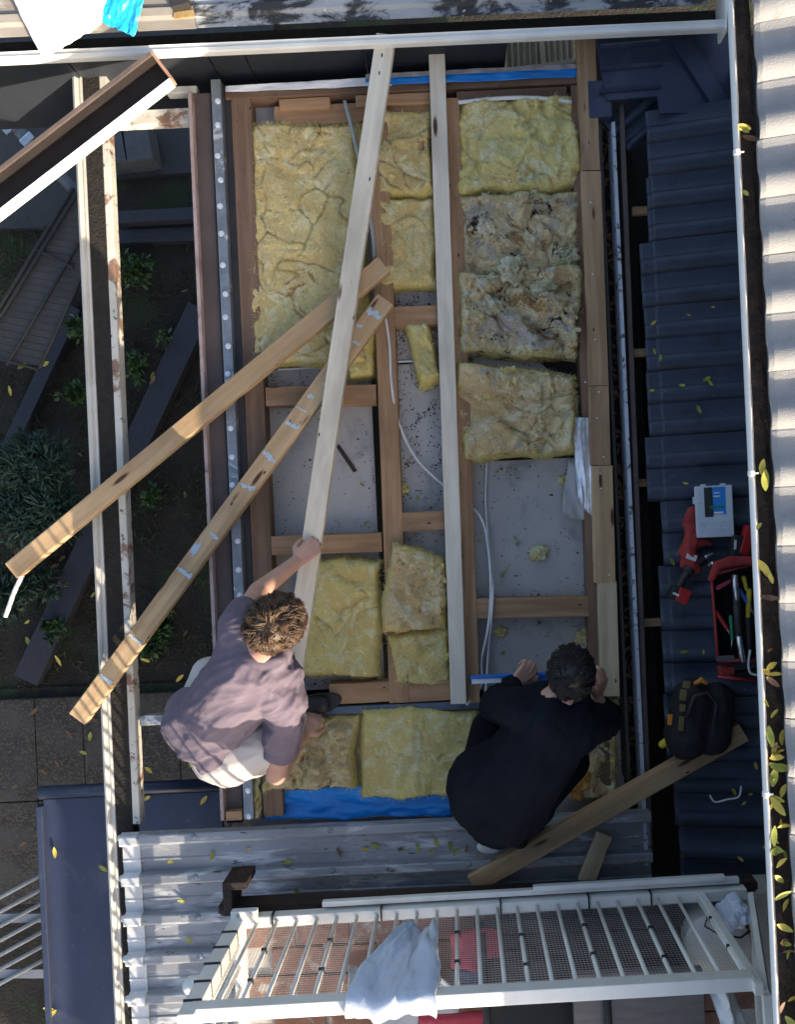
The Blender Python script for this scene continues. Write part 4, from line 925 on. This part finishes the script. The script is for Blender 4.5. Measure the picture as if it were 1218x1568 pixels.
def hand(b, wrist, d, n, thumb, curl=(.5,.7,.5), sc=1.0, spread=.10):
    """d: finger direction, n: back of the hand, thumb: +1/-1 side"""
    d = Vector(d).normalized(); n = Vector(n); n = (n - d*n.dot(d)).normalized(); s = d.cross(n)*thumb
    wrist = Vector(wrist)
    for k, (off, fl) in enumerate(((.030,.92),(.010,1.0),(-.010,.95),(-.029,.76))):
        kn = wrist + d*(.088-.006*abs(k-1.2))*sc + s*off*sc; b.capsule(wrist + s*off*.55*sc + d*.01, kn, .0135*sc, .0115*sc, 10, 3)
        dirn = (d + s*spread*(1.4-k)*.6).normalized(); p = kn; r0 = .0098*sc
        for j, (L, cu) in enumerate(zip((.044,.028,.022), curl)):
            ax = dirn.cross(-n).normalized() if j == 0 else ax
            dirn = Quaternion(ax, cu*(1+.06*k)) @ dirn; q = p + dirn*L*fl*sc
            b.capsule(p, q, r0, r0*.9, 10, 3); p = q; r0 *= .92
    t0 = wrist + d*.022*sc + s*.022*sc; t1 = t0 + (d*.65+s*.75-n*.25).normalized()*.040*sc; t2 = t1 + (d*.9+s*.25-n*.35).normalized()*.030*sc; t3 = t2 + (d*.95-n*.5).normalized()*.024*sc
    b.capsule(wrist+d*.01, t1, .014*sc, .0125*sc, 10, 3); b.capsule(t1, t2, .0118*sc, .0108*sc, 10, 3); b.capsule(t2, t3, .0106*sc, .009*sc, 10, 3)
def frame(up, fwd):
    up = Vector(up).normalized(); f = Vector(fwd); f = (f-up*f.dot(up)).normalized(); x = f.cross(up)
    return Matrix((x, f, up)).transposed()
def head(b, c, fr_):
    c = Vector(c); A = lambda x, y, z: c + fr_ @ Vector((x, y, z))
    b.ell(c, (.076,.095,.088), fr_); b.ell(A(0,.012,-.045), (.062,.078,.078), fr_); b.ell(A(0,.045,-.095), (.035,.035,.03), fr_)   # skull, face, chin
    b.capsule(A(0,.09,-.02), A(0,.112,-.05), .010, .014, 10, 3); b.capsule(A(-.014,.097,-.053), A(.014,.097,-.053), .009, .009, 8, 3)  # nose
    b.capsule(A(-.036,.083,.002), A(.036,.083,.002), .012, .012, 8, 3)      # brow
    b.capsule(A(-.020,.090,-.080), A(.020,.090,-.080), .008, .008, 8, 3)   # lips
    for sx in (-1, 1): b.ell(A(sx*.078,-.005,-.03), (.010,.022,.034), fr_, 10, 8)   # ears
def face_bits(c, fr_, parent):
    c = Vector(c); A = lambda x, y, z: c + fr_ @ Vector((x, y, z))
    for sx in (-1, 1):
        e = MB().ell(A(sx*.031,.078,-.018), (.012,.012,.012), fr_, 12, 8).build('eye', SOLE, parent, True)
        MB().ell(A(sx*.031,.089,-.019), (.005,.004,.005), fr_, 8, 6).build('iris', DARKWOOD, e, True)
def hair(c, fr_, n, L, r_, m, parent, curl, seed, vol=1.06, low=-.35):
    rg = random.Random(seed); b = MB(); c = Vector(c)
    b.ell(c + fr_ @ Vector((0,-.012,.006)), (.082,.097,.092), fr_, 24, 16)
    for k in range(n):
        while True:
            v = Vector((rg.gauss(0,1), rg.gauss(0,1), rg.gauss(0,1))).normalized()
            if v.z > low and not (v.y > .5 and v.z < .35): break
        nrm0 = Vector((v.x/.078, v.y/.096, v.z/.092)).normalized()
        t = Vector((v.x*.7, v.y*.5+.35, -.6 if v.z < .6 else 0)); t = (t-nrm0*t.dot(nrm0)); t = (t.normalized() if t.length > .01 else Vector((1,0,0)))
        t = Quaternion(nrm0, rg.gauss(0,.6)) @ t; ph = rg.uniform(0,6.28); Lc = L*rg.uniform(.7,1.3); lift = rg.uniform(.6,1.3)
        for m_ in range(12):
            v2 = (v + Vector((rg.gauss(0,.10), rg.gauss(0,.10), rg.gauss(0,.10)))).normalized(); base = Vector((v2.x*.079, v2.y*.096-.01, v2.z*.093))
            nrm = nrm0; sd = nrm.cross(t); pts = []; Lk = Lc*rg.uniform(.75,1.1); jit = Vector((rg.gauss(0,.5), rg.gauss(0,.5), rg.gauss(0,.5)))*.006; p2_ = ph+rg.gauss(0,.25)
            conv = (Vector((v.x*.079, v.y*.096-.01, v.z*.093))-base)*.55
            for i in range(8):
                q = i/7; cu = curl*(.3+q)
                p = base + conv*q + jit*q + t*Lk*q*(1-.25*q) + nrm*(.004+.018*vol*lift*math.sin(q*2.6)) + sd*cu*math.sin(p2_+q*4.2) + nrm*cu*.5*math.cos(p2_+q*4.2)
                e = math.sqrt((p.x/.082)**2+((p.y+.01)/.098)**2+(p.z/.095)**2)
                if e < 1.0: p = p/e
                pts.append(c + fr_ @ p)
            b.tube(pts, [r_*(1-.75*(q_/7)**2) for q_ in range(8)], 4)
    return b.build('hair', m, parent, True)

# ---- person in the mauve shirt, crouching at the left joist
p1 = thing('person', P(350,1060,.0), 'person in mauve grey T-shirt crouching and holding the pale leaning plank', 'person')
hipL, hipR, hipC = P(300,1094,.37), P(344,1146,.37), P(322,1116,.38)
neck, hc = P(404,1000,.665), P(424,952,.735)
shL, shR = P(366,958,.61), P(440,1072,.61)
elL, wrL = P(396,906,.40), P(452,862,.235)
elR, wrR = P(424,1186,.36), P(462,1126,.16)
knL, anL = P(322,1036,.32), P(345,1040,.06)
knR, anR = P(428,1128,.40), P(452,1090,.07)
mid = P(355,1065,.52); chest = P(388,1028,.60)
hfr1 = frame((.50,.38,.78), (.60,.45,-.66))*.95
b = MB(); head(b, hc, hfr1); b.capsule(neck, hc+Vector((-.01,-.02,-.05)), .058, .056)
limb(b, [shL, elL, wrL], [.048,.041,.029]); limb(b, [shR, elR, wrR], [.048,.042,.029])
limb(b, [chest, mid, hipC], [.105,.105,.11]); limb(b, [shL, neck, shR], [.05,.07,.05])
limb(b, [hipL, knL, anL], [.085,.06,.042]); limb(b, [hipR, knR, anR], [.085,.06,.042])
hand(b, wrL, P(480,836,.20)-wrL, (-.25,-.1,1), -1, (.15,.9,.7), 1.0); hand(b, wrR, P(482,1098,.10)-wrR, (.1,.3,1), 1, (.5,.7,.5))
blob('body', b, .005, 5, SKIN, p1); face_bits(hc, hfr1, p1)
def wrinkle(ax, amp, f1, f2, sd):
    ax = Vector(ax).normalized()
    def d(co, n_):
        q = co + nvec(co*7)*.03; a = q.dot(ax); r_ = q - ax*a
        v = noise.ridged_multi_fractal(Vector((r_.x*f1, r_.y*f1, r_.z*f1)) + ax*a*f2 + Vector((sd,0,0)), .9, 2.1, 3, 1, 2)-1.0
        return amp*v + amp*.7*noise.noise(co*9+Vector((sd,0,0)))
    return d
b = MB()
limb(b, [chest, mid], [.152,.150]); b.capsule(mid, hipC+Vector((0,0,.0)), .146, .152); b.capsule(hipL.lerp(hipC,.3)+Vector((0,0,.015)), hipR.lerp(hipC,.4)+Vector((0,0,.015)), .142, .130)
limb(b, [shL+Vector((0,0,-.01)), neck+Vector((-.02,-.02,-.03)), shR+Vector((0,0,-.01))], [.074,.095,.078])
b.capsule(chest+Vector((-.03,.03,0)), shL.lerp(chest,.3), .125, .095); b.capsule(chest, shR.lerp(chest,.3), .125, .098)
limb(b, [neck+Vector((-.045,.045,.0)), neck+Vector((-.05,-.02,.012)), neck+Vector((.0,-.055,.012)), neck+Vector((.055,-.04,.0))], [.030,.034,.034,.030])
b.capsule(P(412,1012,.645), P(434,1034,.625), .066, .07); b.capsule(P(418,1000,.66), P(428,1014,.65), .040, .046); limb(b, [P(396,1008,.685), P(410,1016,.685), P(426,1010,.68), P(434,998,.665)], [.034,.040,.040,.034])
limb(b, [shL, shL.lerp(elL,.35)], [.074,.066]); limb(b, [shR, shR.lerp(elR,.62)], [.078,.068])
blob('t_shirt', b, .0065, 6, SHIRT, p1, wrinkle((P(440,1072,.6)-P(300,1120,.45)), .0100, 13, 2.6, 3))
b = MB()
b.capsule(hipL+Vector((.03,-.02,-.03)), hipR+Vector((-.01,-.01,-.02)), .125, .138); limb(b, [hipL+Vector((.03,0,0)), knL, P(330,1030,.12)], [.115,.08,.065]); limb(b, [hipR+Vector((.02,-.02,0)), knR, P(446,1096,.13)], [.13,.088,.066])
b.capsule(hipR+Vector((.02,-.02,-.02)), P(392,1156,.34), .110, .088)
blob('trousers', b, .0075, 6, TROUS, p1, wrinkle((1,.3,0), .005, 11, 5, 8))
def shoe(ank, toe, parent, m=SHOE, sole=BLK):
    b = MB(); d = (toe-ank).normalized(); a = Vector((ank.x,ank.y,toe.z+.01))
    b.capsule(ank, a+Vector((0,0,.02)), .045, .045); b.capsule(a-d*.05+Vector((0,0,.01)), a+d*.06, .044, .046); b.capsule(a+d*.06, toe-d*.04-Vector((0,0,.005)), .046, .036)
    s_ = blob('shoe', b, .007, 4, m, parent)
    sb = MB(); pts = []
    for k in range(20):
        t = 2*math.pi*k/20; pts.append(a+d*(.045+.155*math.cos(t))+Vector((-d.y,d.x,0))*.05*math.sin(t)*(1+.12*math.cos(t)))
    sb.prism([p[:2] for p in pts], toe.z-.05, toe.z-.022).build('sole', sole, s_)
shoe(anR+Vector((.01,0,.03)), P(508,1076,.045), p1); shoe(anL+Vector((0,0,.03)), P(352,1012,.05), p1)
hair(hc, hfr1, 260, .060, .0016, HAIR_B, p1, .008, 4, .9, -.92)
b = MB(); 
# ---- person in black with the spirit level
p2 = thing('person', P(800,1180,.0), 'person in black jacket squatting over the spirit level with a dark head of hair', 'person')
hipL, hipR, hipC = P(744,1206,.34), P(800,1226,.34), P(772,1218,.36)
neck, hc = P(862,1072,.59), P(875,1026,.645)
shL, shR = P(796,1084,.57), P(900,1112,.57)
elL, wrL = P(762,1078,.36), P(788,1046,.235)
elR, wrR = P(926,1098,.40), P(914,1070,.42)
mid = P(816,1160,.50); chest = P(846,1110,.56)
knL, anL = P(752,1120,.34), P(752,1262,.09); knR, anR = P(872,1165,.30), P(798,1262,.09)
hfr2 = frame((.0,.44,.90), (.06,.9,-.44))*.92
b = MB(); head(b, hc, hfr2); b.capsule(neck, hc+Vector((-.01,-.03,-.05)), .06, .058)
limb(b, [shL, elL, wrL], [.048,.042,.030]); limb(b, [shR, elR, wrR], [.048,.042,.030])
limb(b, [chest, mid, hipC], [.11,.11,.115]); limb(b, [shL, neck, shR], [.05,.07,.05])
limb(b, [hipL, knL, anL], [.085,.06,.042]); limb(b, [hipR, knR, anR], [.085,.06,.042])
hand(b, wrL, P(814,1022,.22)-wrL, (-.1,-.25,1), 1, (.75,1.0,.8), 1.0, .06); hand(b, wrR, P(924,1040,.44)-wrR, (.75,-.2,.55), -1, (.6,.9,.7), 1.0, .05)
blob('body', b, .005, 5, SKIN, p2); face_bits(hc, hfr2, p2)
b = MB(); limb(b, [chest, mid, hipC], [.148,.160,.185]); b.capsule(hipL.lerp(hipC,.3), hipR.lerp(hipC,.3), .18, .155)
b.capsule(hipC, P(762,1238,.34), .160, .146); b.capsule(mid, P(740,1190,.42), .13, .12)
limb(b, [shL, neck+Vector((0,-.03,-.03)), shR], [.08,.10,.085]); b.capsule(chest, shL.lerp(chest,.3), .13, .10); b.capsule(chest, shR.lerp(chest,.3), .13, .11)
limb(b, [shL, elL, wrL.lerp(elL,.15)], [.082,.072,.052]); limb(b, [shR, elR, wrR.lerp(elR,.55)], [.082,.072,.056])
limb(b, [neck+Vector((-.062,.01,.02)), neck+Vector((-.03,-.04,.035)), neck+Vector((.035,-.04,.035)), neck+Vector((.068,.01,.02))], [.034,.044,.044,.034])
blob('jacket', b, .0065, 6, BLACKJ, p2, wrinkle((P(862,1072,.6)-P(788,1240,.4)), .0120, 8, 2.6, 6))
b = MB(); b.capsule(hipL+Vector((0,0,-.05)), hipR+Vector((0,0,-.05)), .155, .15); limb(b, [hipL, knL, anL], [.12,.085,.06]); limb(b, [hipR, knR, anR], [.12,.085,.06])
blob('trousers', b, .008, 5, BLACKP, p2)
shoe(anL+Vector((0,0,.03)), P(742,1220,.09), p2, SHOE, SOLE); shoe(anR+Vector((0,0,.03)), P(806,1212,.09), p2, SHOE, SOLE)
MB().ell(P(750,1296,.10), (.055,.030,.025)).build('shoe_heel', SOLE, p2, True)
MB().ell(P(760,1092,.36), (.020,.045,.030)).build('knee_pad', SOLE, p2, True)
hair(hc, hfr2, 230, .042, .0018, HAIR_D, p2, .003, 9, .45, -.80)
cuff = MB()
for k in range(3):
    c = P(781+k*4,1058-(k%2)*3,.372); cuff.tube([c+Vector((-.012,-.006+.004*k,-.006)), c+Vector((0,.006,.002)), c+Vector((.012,-.002,.0))], .003, 6)
cuff.build('sleeve_emblem', mat('lilac_embroidery', (.42,.38,.75), None, 10, .7), p2, True)

# ================================================================== SPIRIT LEVEL AND TOOLS
sl = thing('spirit_level', P(820,1034,.13), 'blue spirit level with white label held across the frame', 'spirit level')
c = P(822,1036,.165); L = .56
MB().cbox((c.x,c.y+.010,.178), (L,.010,.012), .002).build('top_edge', BLUEP, sl); MB().cbox((c.x,c.y,.165), (L,.034,.022), .003).build('beam', BLUEP, sl)
MB().cbox((c.x-L/2+.068,c.y-.006,.1775), (.125,.020,.002), .0005).build('label_plate', WHITEP, sl)
MB().cbox((c.x-.115,c.y-.005,.1775), (.045,.024,.004), .001).build('vial_frame', BLK, sl); MB().tube([(c.x-.132,c.y-.005,.181),(c.x-.100,c.y-.005,.181)], .006, 8).build('vial', CLEAR, sl, True)
for sx in (-1,1): MB().cbox((c.x+sx*(L/2+.003),c.y,.166), (.010,.037,.027), .003).build('end_cap', BLK, sl)
def ztile(px): return .03 + (P(px,784,.08).x-xcol)*math.tan(PIT) + .036
# organiser case
oc = thing('organiser_case', P(1094,783,ztile(1094)), 'clear plastic organiser case with blue and black label on the dark tiles', 'case')
z = ztile(1094)+.01; c = P(1094,783,z+.03); RZ = -TH
tilt = Matrix.Rotation(-PIT,3,'Y')
def ocb(name, dx, dy, dz, d, m, ch=.003): MB().cbox(c+tilt@Vector((dx,dy,dz)), d, ch, rot=tilt).build(name, m, oc)
ocb('base', 0,0,-.012, (.150,.215,.026), CLEAR, .008); ocb('lid', 0,0,.008, (.154,.219,.014), CLEAR, .006)
ocb('label', .005,.045,.0158, (.085,.115,.0012), mat('case_label_blue', (.02,.22,.62), None, 10, .4, .02), .0004)
ocb('label_band', -.022,.040,.0172, (.034,.125,.0012), BLK, .0004)
ocb('label_strip', .010,.018,.0174, (.060,.010,.0012), GREENP, .0004)
for k in range(3): ocb('print_line', .012,.064+k*.014-.03*(k==2),.0176, (.030-.006*k,.004,.0010), WHITEP, .0003)
ocb('print_line', .018,-.006,.0176, (.036,.008,.001), WHITEP, .0003)
for k in range(5): ocb('divider', 0,-.095+k*.012,.0160, (.130,.0015,.0025), CLEAR, .0004)
for sx in (-.04,.04): ocb('latch', sx,.112,.004, (.022,.010,.022), CLEAR, .002)
ocb('latch', -.080,.05,.004, (.010,.03,.02), CLEAR, .002)
# red glove / cordless impact tool
rt = thing('red_work_glove', P(1065,820,ztile(1060)), 'red fabric work gloves lying below the organiser case', 'gloves')
zt = ztile(1060)+.02
b = MB(); limb(b, [P(1060,782,zt),P(1056,800,zt),P(1060,822,zt+.01)], [.020,.028,.030]); limb(b, [P(1058,826,zt),P(1054,845,zt),P(1064,868,zt)], [.03,.036,.03]); limb(b, [P(1062,832,zt),P(1080,828,zt),P(1090,832,zt)], [.028,.018,.012])
for k in range(3): b.capsule(P(1050+k*6,850,zt), P(1046+k*7,866+k*3,zt-.01), .014, .010)
blob('glove', b, .005, 3, REDCL, rt, wrinkle((0,1,0), .006, 22, 12, 3)); MB().cbox(P(1060,853,zt+.032), (.045,.026,.004), .002, -.4).build('cuff_label', WHITEP, rt)
dr = thing('cordless_driver', P(1050,885,ztile(1050)), 'black and red cordless driver with battery lying on the dark tiles', 'drill')
zt = ztile(1045)+.03
b = MB(); b.capsule(P(1076,858,zt), P(1056,872,zt), .020, .026); b.build('motor_body', BLK, dr, True)
MB().capsule(P(1082,853,zt), P(1092,848,zt), .012, .007).build('chuck', STEEL, dr, True)
b = MB(); limb(b, [P(1056,872,zt),P(1046,888,zt),P(1040,900,zt)], [.020,.017,.020]); blob('handle', b, .004, 3, BLK, dr)
MB().cbox(P(1040,910,zt), (.085,.060,.055), .010, -.45).build('battery', BLK, dr); MB().cbox(P(1046,912,zt+.012), (.055,.064,.034), .006, -.45).build('battery_band', RED, dr)
MB().cbox(P(1036,910,zt+.0285), (.028,.010,.002), .001, -.45).build('battery_mark', WHITEP, dr)
bt = thing('battery_pack', P(1130,835,ztile(1130)), 'red and black battery pack beside the tool bag', 'battery')
zt = ztile(1130)+.03; MB().cbox(P(1128,836,zt), (.05,.095,.06), .010, -.1).build('case', BLK, bt); MB().cbox(P(1143,828,zt+.005), (.05,.13,.055), .012, -.35).build('red_shell', RED, bt)
MB().cbox(P(1127,834,zt+.031), (.010,.04,.002), .001, -.1).build('mark', WHITEP, bt)
# open tote tool bag
tbg = thing('tool_bag', P(1125,945,ztile(1120)), 'open red and black tool bag full of hand tools', 'tool bag')
zt = ztile(1120); q = [P(1090,880,zt+.12), P(1160,862,zt+.12), P(1165,1010,zt+.12), P(1100,1012,zt+.12)]
qb = [P(1092,886,zt), P(1158,870,zt), P(1163,1005,zt), P(1102,1008,zt)]
def bagwall(a, b_, c_, d_, m, name, th=.008):
    n_ = (b_-a).cross(d_-a).normalized()*th
    MB().add([a,b_,c_,d_,a+n_,b_+n_,c_+n_,d_+n_], [(0,1,2,3),(7,6,5,4),(0,4,5,1),(1,5,6,2),(2,6,7,3),(3,7,4,0)]).build(name, m, tbg)
for i in range(4): bagwall(qb[i], qb[(i+1)%4], q[(i+1)%4], q[i], BLKCL, 'side_panel')
MB().add([p+Vector((0,0,.004)) for p in qb], [(0,1,2,3)]).build('base', BLKCL, tbg)
for i, (a, b_) in enumerate(((q[3],q[0]),(q[0],q[1]),(q[2],q[3]))): MB().tube([a,(a+b_)/2+Vector((0,0,.004)),b_], .006, 8).build('piping', REDCL, tbg, True)
b = MB(); limb(b, [P(1090,886,zt+.12),P(1100,866,zt+.13),P(1118,860,zt+.14),P(1160,858,zt+.14)], [.014,.020,.022,.018]); blob('flap', b, .005, 3, REDCL, tbg, wrinkle((1,0,0), .004, 20, 9, 2))
MB().cbox(P(1112,1026,zt+.06), (.06,.035,.05), .006, .1).build('end_pocket', REDCL, tbg); MB().cbox(P(1145,1031,zt+.05), (.11,.03,.04), .006, .1).build('end_pocket', BLKCL, tbg); MB().tube([P(1100,1036,zt+.09),P(1160,1042,zt+.085)], .006, 8).build('piping', RED, tbg, True)
MB().cbox(P(1112,1008,zt+.122), (.075,.022,.012), .005).build('label_patch', BLOCKM, tbg)
hm = thing('hammer', P(1132,940,zt+.10), 'steel bar tool with black grip standing in the tool bag', 'hand tool')
MB().tube([P(1126,880,zt+.135),P(1129,922,zt+.135)], .013, 10).build('upper_shaft', STEEL, hm, True); MB().tube([P(1129,922,zt+.135),P(1132,972,zt+.135)], .016, 10).build('grip', BLK, hm, True); MB().tube([P(1132,972,zt+.135),P(1138,1014,zt+.135)], .013, 10).build('lower_shaft', STEEL, hm, True)
for (xa,ya,xb,yb,m_,r_,lb) in ((1100,900,1118,890,PINKCL,.010,'purple handled screwdriver at the top of the tool bag'),(1098,938,1114,962,RED,.010,'red handled pliers in the tool bag'),(1120,945,1122,978,GREENP,.009,'green handled screwdriver in the tool bag'),(1134,905,1150,930,BLUEP,.010,'blue handled tool in the tool bag'),(1148,905,1146,948,YELLOWP,.012,'yellow handled tool beside the steel bar'),(1146,950,1148,990,BLK,.016,'black handled tool at the right of the bag'),(1140,885,1144,902,YELLOWP,.010,'short yellow tool at the top right of the bag')):
    t_ = thing('hand_tool', P(xa,ya,zt+.08), lb, 'hand tool'); d = P(xb,yb,zt+.11)-P(xa,ya,zt+.11)
    MB().capsule(P(xa,ya,zt+.11), P(xb,yb,zt+.11), r_, r_*.8, 10, 3).build('handle', m_, t_, True); MB().tube([P(xb,yb,zt+.11), P(xb,yb,zt+.11)+d*.6+Vector((0,0,-.02))], .0035, 6).build('shaft', STEEL, t_, True)
cable([P(1150,995,zt+.13),P(1147,1015,zt+.13),P(1150,1030,zt+.12),P(1162,1034,zt+.12)], .005, PVC, 'white hook shaped wire at the lower end of the tool bag', 'wire_hook', 'hook')
cable([P(1086,866,zt+.07),P(1092,862,zt+.09),P(1094,870,zt+.09)], .006, STEEL, 'small steel ring hook beside the tool bag', 'ring_hook', 'hook')
# backpack
bk = thing('backpack', P(1070,1100,ztile(1070)), 'black backpack with yellow and orange straps on the dark tiles', 'backpack')
zt = ztile(1070)
b = MB(); b.capsule(P(1062,1068,zt+.07), P(1052,1128,zt+.07), .085, .095); b.capsule(P(1098,1072,zt+.06), P(1090,1125,zt+.06), .075, .085); blob('pack_body', b, .008, 4, BLKCL, bk, wrinkle((0,1,0), .006, 14, 8, 5))
MB().tube([P(1052,1098,zt+.165),P(1064,1066,zt+.165),P(1085,1060,zt+.155),P(1098,1078,zt+.15),P(1092,1120,zt+.16)], .008, 8).build('strap_loop', BLK, bk, True)
for (x, y, dx, dy) in ((1052,1048,.03,.03),(1047,1064,.028,.045),(1046,1084,.024,.03),(1044,1108,.022,.06)): MB().cbox(P(x,y,zt+.155), (dx,dy,.006), .002, -.15).build('strap_patch', mat('dull_yellow_web', (.16,.12,.045), None, 20, .8), bk)
b = MB(); limb(b, [P(1066,1046,zt+.14),P(1075,1041,zt+.14),P(1082,1046,zt+.14)], [.008,.011,.008]); b.build('grab_handle', ORANGE, bk, True)
MB().cbox(P(1027,1102,zt+.10), (.022,.045,.012), .004, -.05).build('tag', ORANGE, bk)
b = MB(); limb(b, [P(1015,1140,zt+.05),P(1024,1132,zt+.06),P(1034,1128,zt+.06)], [.016,.014,.010]); b.build('strap_end', YELLOWP, bk, True)
cable([P(1088,1218,.16),P(1096,1228,.16),P(1115,1224,.16),P(1132,1220,.16),P(1136,1204,.16)], .004, PVC, 'thin clear strip lying on the tiles below the old plank', 'plastic_strip', 'strip')

# ================================================================== FALLEN LEAVES
rg = random.Random(21)
def leaf(px, py, z, k, label, group, s=None, tilt=.35):
    label = label.replace('fallen', ('greenish yellow fallen','bright yellow fallen','curled brown fallen','long yellow fallen')[k]).replace('small yellow', ('small greenish','small yellow','small brown','small long yellow')[k]) + (', towards the top' if py < 600 else ', half way down' if py < 1050 else ', towards the bottom')
    o = bpy.data.objects.new('fallen_leaf', LM[k]); link(o, None, P(px, py, z)); o.rotation_euler = (rg.uniform(-tilt,tilt), rg.uniform(-tilt,tilt), rg.uniform(0,6.28)); f = s or rg.uniform(.75,1.25); o.scale = (f,f,f)
    return tag(o, label, 'leaf', group)
for k in range(44):      # beaded gutter
    y = rg.choice((rg.uniform(690,1568), rg.uniform(1000,1568), rg.uniform(740,1568))) if k > 3 else rg.uniform(150,420)
    x = 1186+.048*(y-784)-rg.uniform(4,26); leaf(x, y, ZU-.018+rg.uniform(0,.022), rg.choice((0,0,0,1,1,2)), 'fallen leaf in the white beaded gutter by the cream tiles', 'leaves in the beaded gutter', rg.uniform(.40,.8), .7)
for (x, y) in ((1168,715),(1172,735),(1170,868),(1180,1128),(1190,1160),(1186,1190),(1192,1235),(1197,1320),(1199,1370),(1202,1420)): leaf(x, y, ZU+.002, rg.choice((0,1,0)), 'fallen leaf in the white beaded gutter by the cream tiles', 'leaves in the beaded gutter', rg.uniform(.6,.95), .5)
for k in range(70):      # eave gutter
    y = rg.choice((rg.uniform(240,1568), rg.uniform(780,1568), rg.uniform(950,1568))); x = 169+.0454*(y-784)+rg.uniform(-10,10)
    leaf(x, y, -.055+rg.uniform(0,.02), rg.choice((0,1,2,2,3)), 'fallen leaf in the dark trough of the long eave gutter', 'leaves in the eave gutter', rg.uniform(.5,.95), .5)
for (x, y) in ((142,232),(146,256),(168,800),(172,870),(184,1180),(187,1320),(186,1365)): leaf(x, y, -.03, 1, 'fallen leaf in the dark trough of the long eave gutter', 'leaves in the eave gutter', 1.0)
for (x, y) in ((380,1300),(441,1320),(455,1365),(278,1380),(262,1320),(430,1412),(470,1440),(560,1300),(575,1295),(615,1300),(620,1322),(640,1298),(662,1304),(668,1290),(690,1296),(700,1305),(715,1300),(600,1325),(655,1325),(520,1305),(735,1310),(325,1310),(290,1440)):
    leaf(x, y, .03, rg.choice((0,1,2,0)), 'fallen leaf on the weathered ribbed metal roof', 'leaves on the metal roof', rg.uniform(.5,.8), .25)
for (x, y) in ((1003,538),(1012,548),(1092,470),(1055,482),(1001,495),(1071,627),(998,598),(1050,740),(1083,580),(1088,586),(1045,590),(1030,860),(1048,998),(1078,998),(1125,1212),(1150,1216),(1140,1230),(1158,1172),(1135,1315)):
    leaf(x, y, ztile(x), rg.choice((0,1,1)), 'fallen leaf on the dark blue roof tiles', 'leaves on the dark tiles', rg.uniform(.4,.7), .3)
for (x, y) in ((790,824),(770,880),(777,870),(735,830),(762,722),(555,742),(562,800),(640,762),(862,760),(870,745),(610,700),(770,1000)):
    leaf(x, y, -.088, rg.choice((0,1,0)), 'small yellow leaf lying on the grey lining boards', 'leaves on the lining', rg.uniform(.35,.6), .25)
for (x, y, z) in ((84,1305,ZB+.012),(158,1330,ZB+.012),(75,1545,ZB+.012),(80,1552,ZB+.012),(225,1222,ZB+.012),(312,1225,ZB+.012),(285,1200,ZB+.012)):
    leaf(x, y, z, rg.choice((1,0,3)), 'fallen leaf on the navy steel panel', 'leaves on the navy panel', .9, .15)
for k in range(26):
    x, y = rg.choice(((rg.uniform(0,150), rg.uniform(1080,1350)), (rg.uniform(215,310), rg.uniform(1060,1180)))); leaf(x, y, ZP+.04, rg.choice((0,2,2,1)), 'fallen leaf on the speckled paving slabs', 'leaves on the paving', rg.uniform(.9,1.5), .2)
for k in range(34): leaf(rg.uniform(10,310), rg.uniform(400,1040), ZG+rg.uniform(.02,.16), rg.choice((0,2,2,3)), 'fallen leaf on the dark garden soil', 'leaves in the garden', rg.uniform(.8,1.4), .5)
lb = MB()
for k in range(500):     # dark litter in the valley gutter
    y = rg.uniform(180,1300); x = 950+.0454*(y-784)+rg.uniform(-14,26); c = P(x, y, -.145+rg.uniform(0,.03)); a = rg.uniform(0,6.28); u = Vector((math.cos(a),math.sin(a),rg.uniform(-.4,.4)))*rg.uniform(.01,.028); v = Vector((-math.sin(a),math.cos(a),rg.uniform(-.4,.4)))*rg.uniform(.005,.011)
    lb.add([c-u,c+v,c+u,c-v], [(0,1,2,3)])
tag(lb.build('leaf_litter', LEAF_B, None, False, False), 'dark dead leaf litter in the narrow valley gutter', 'leaf litter', kind='stuff')
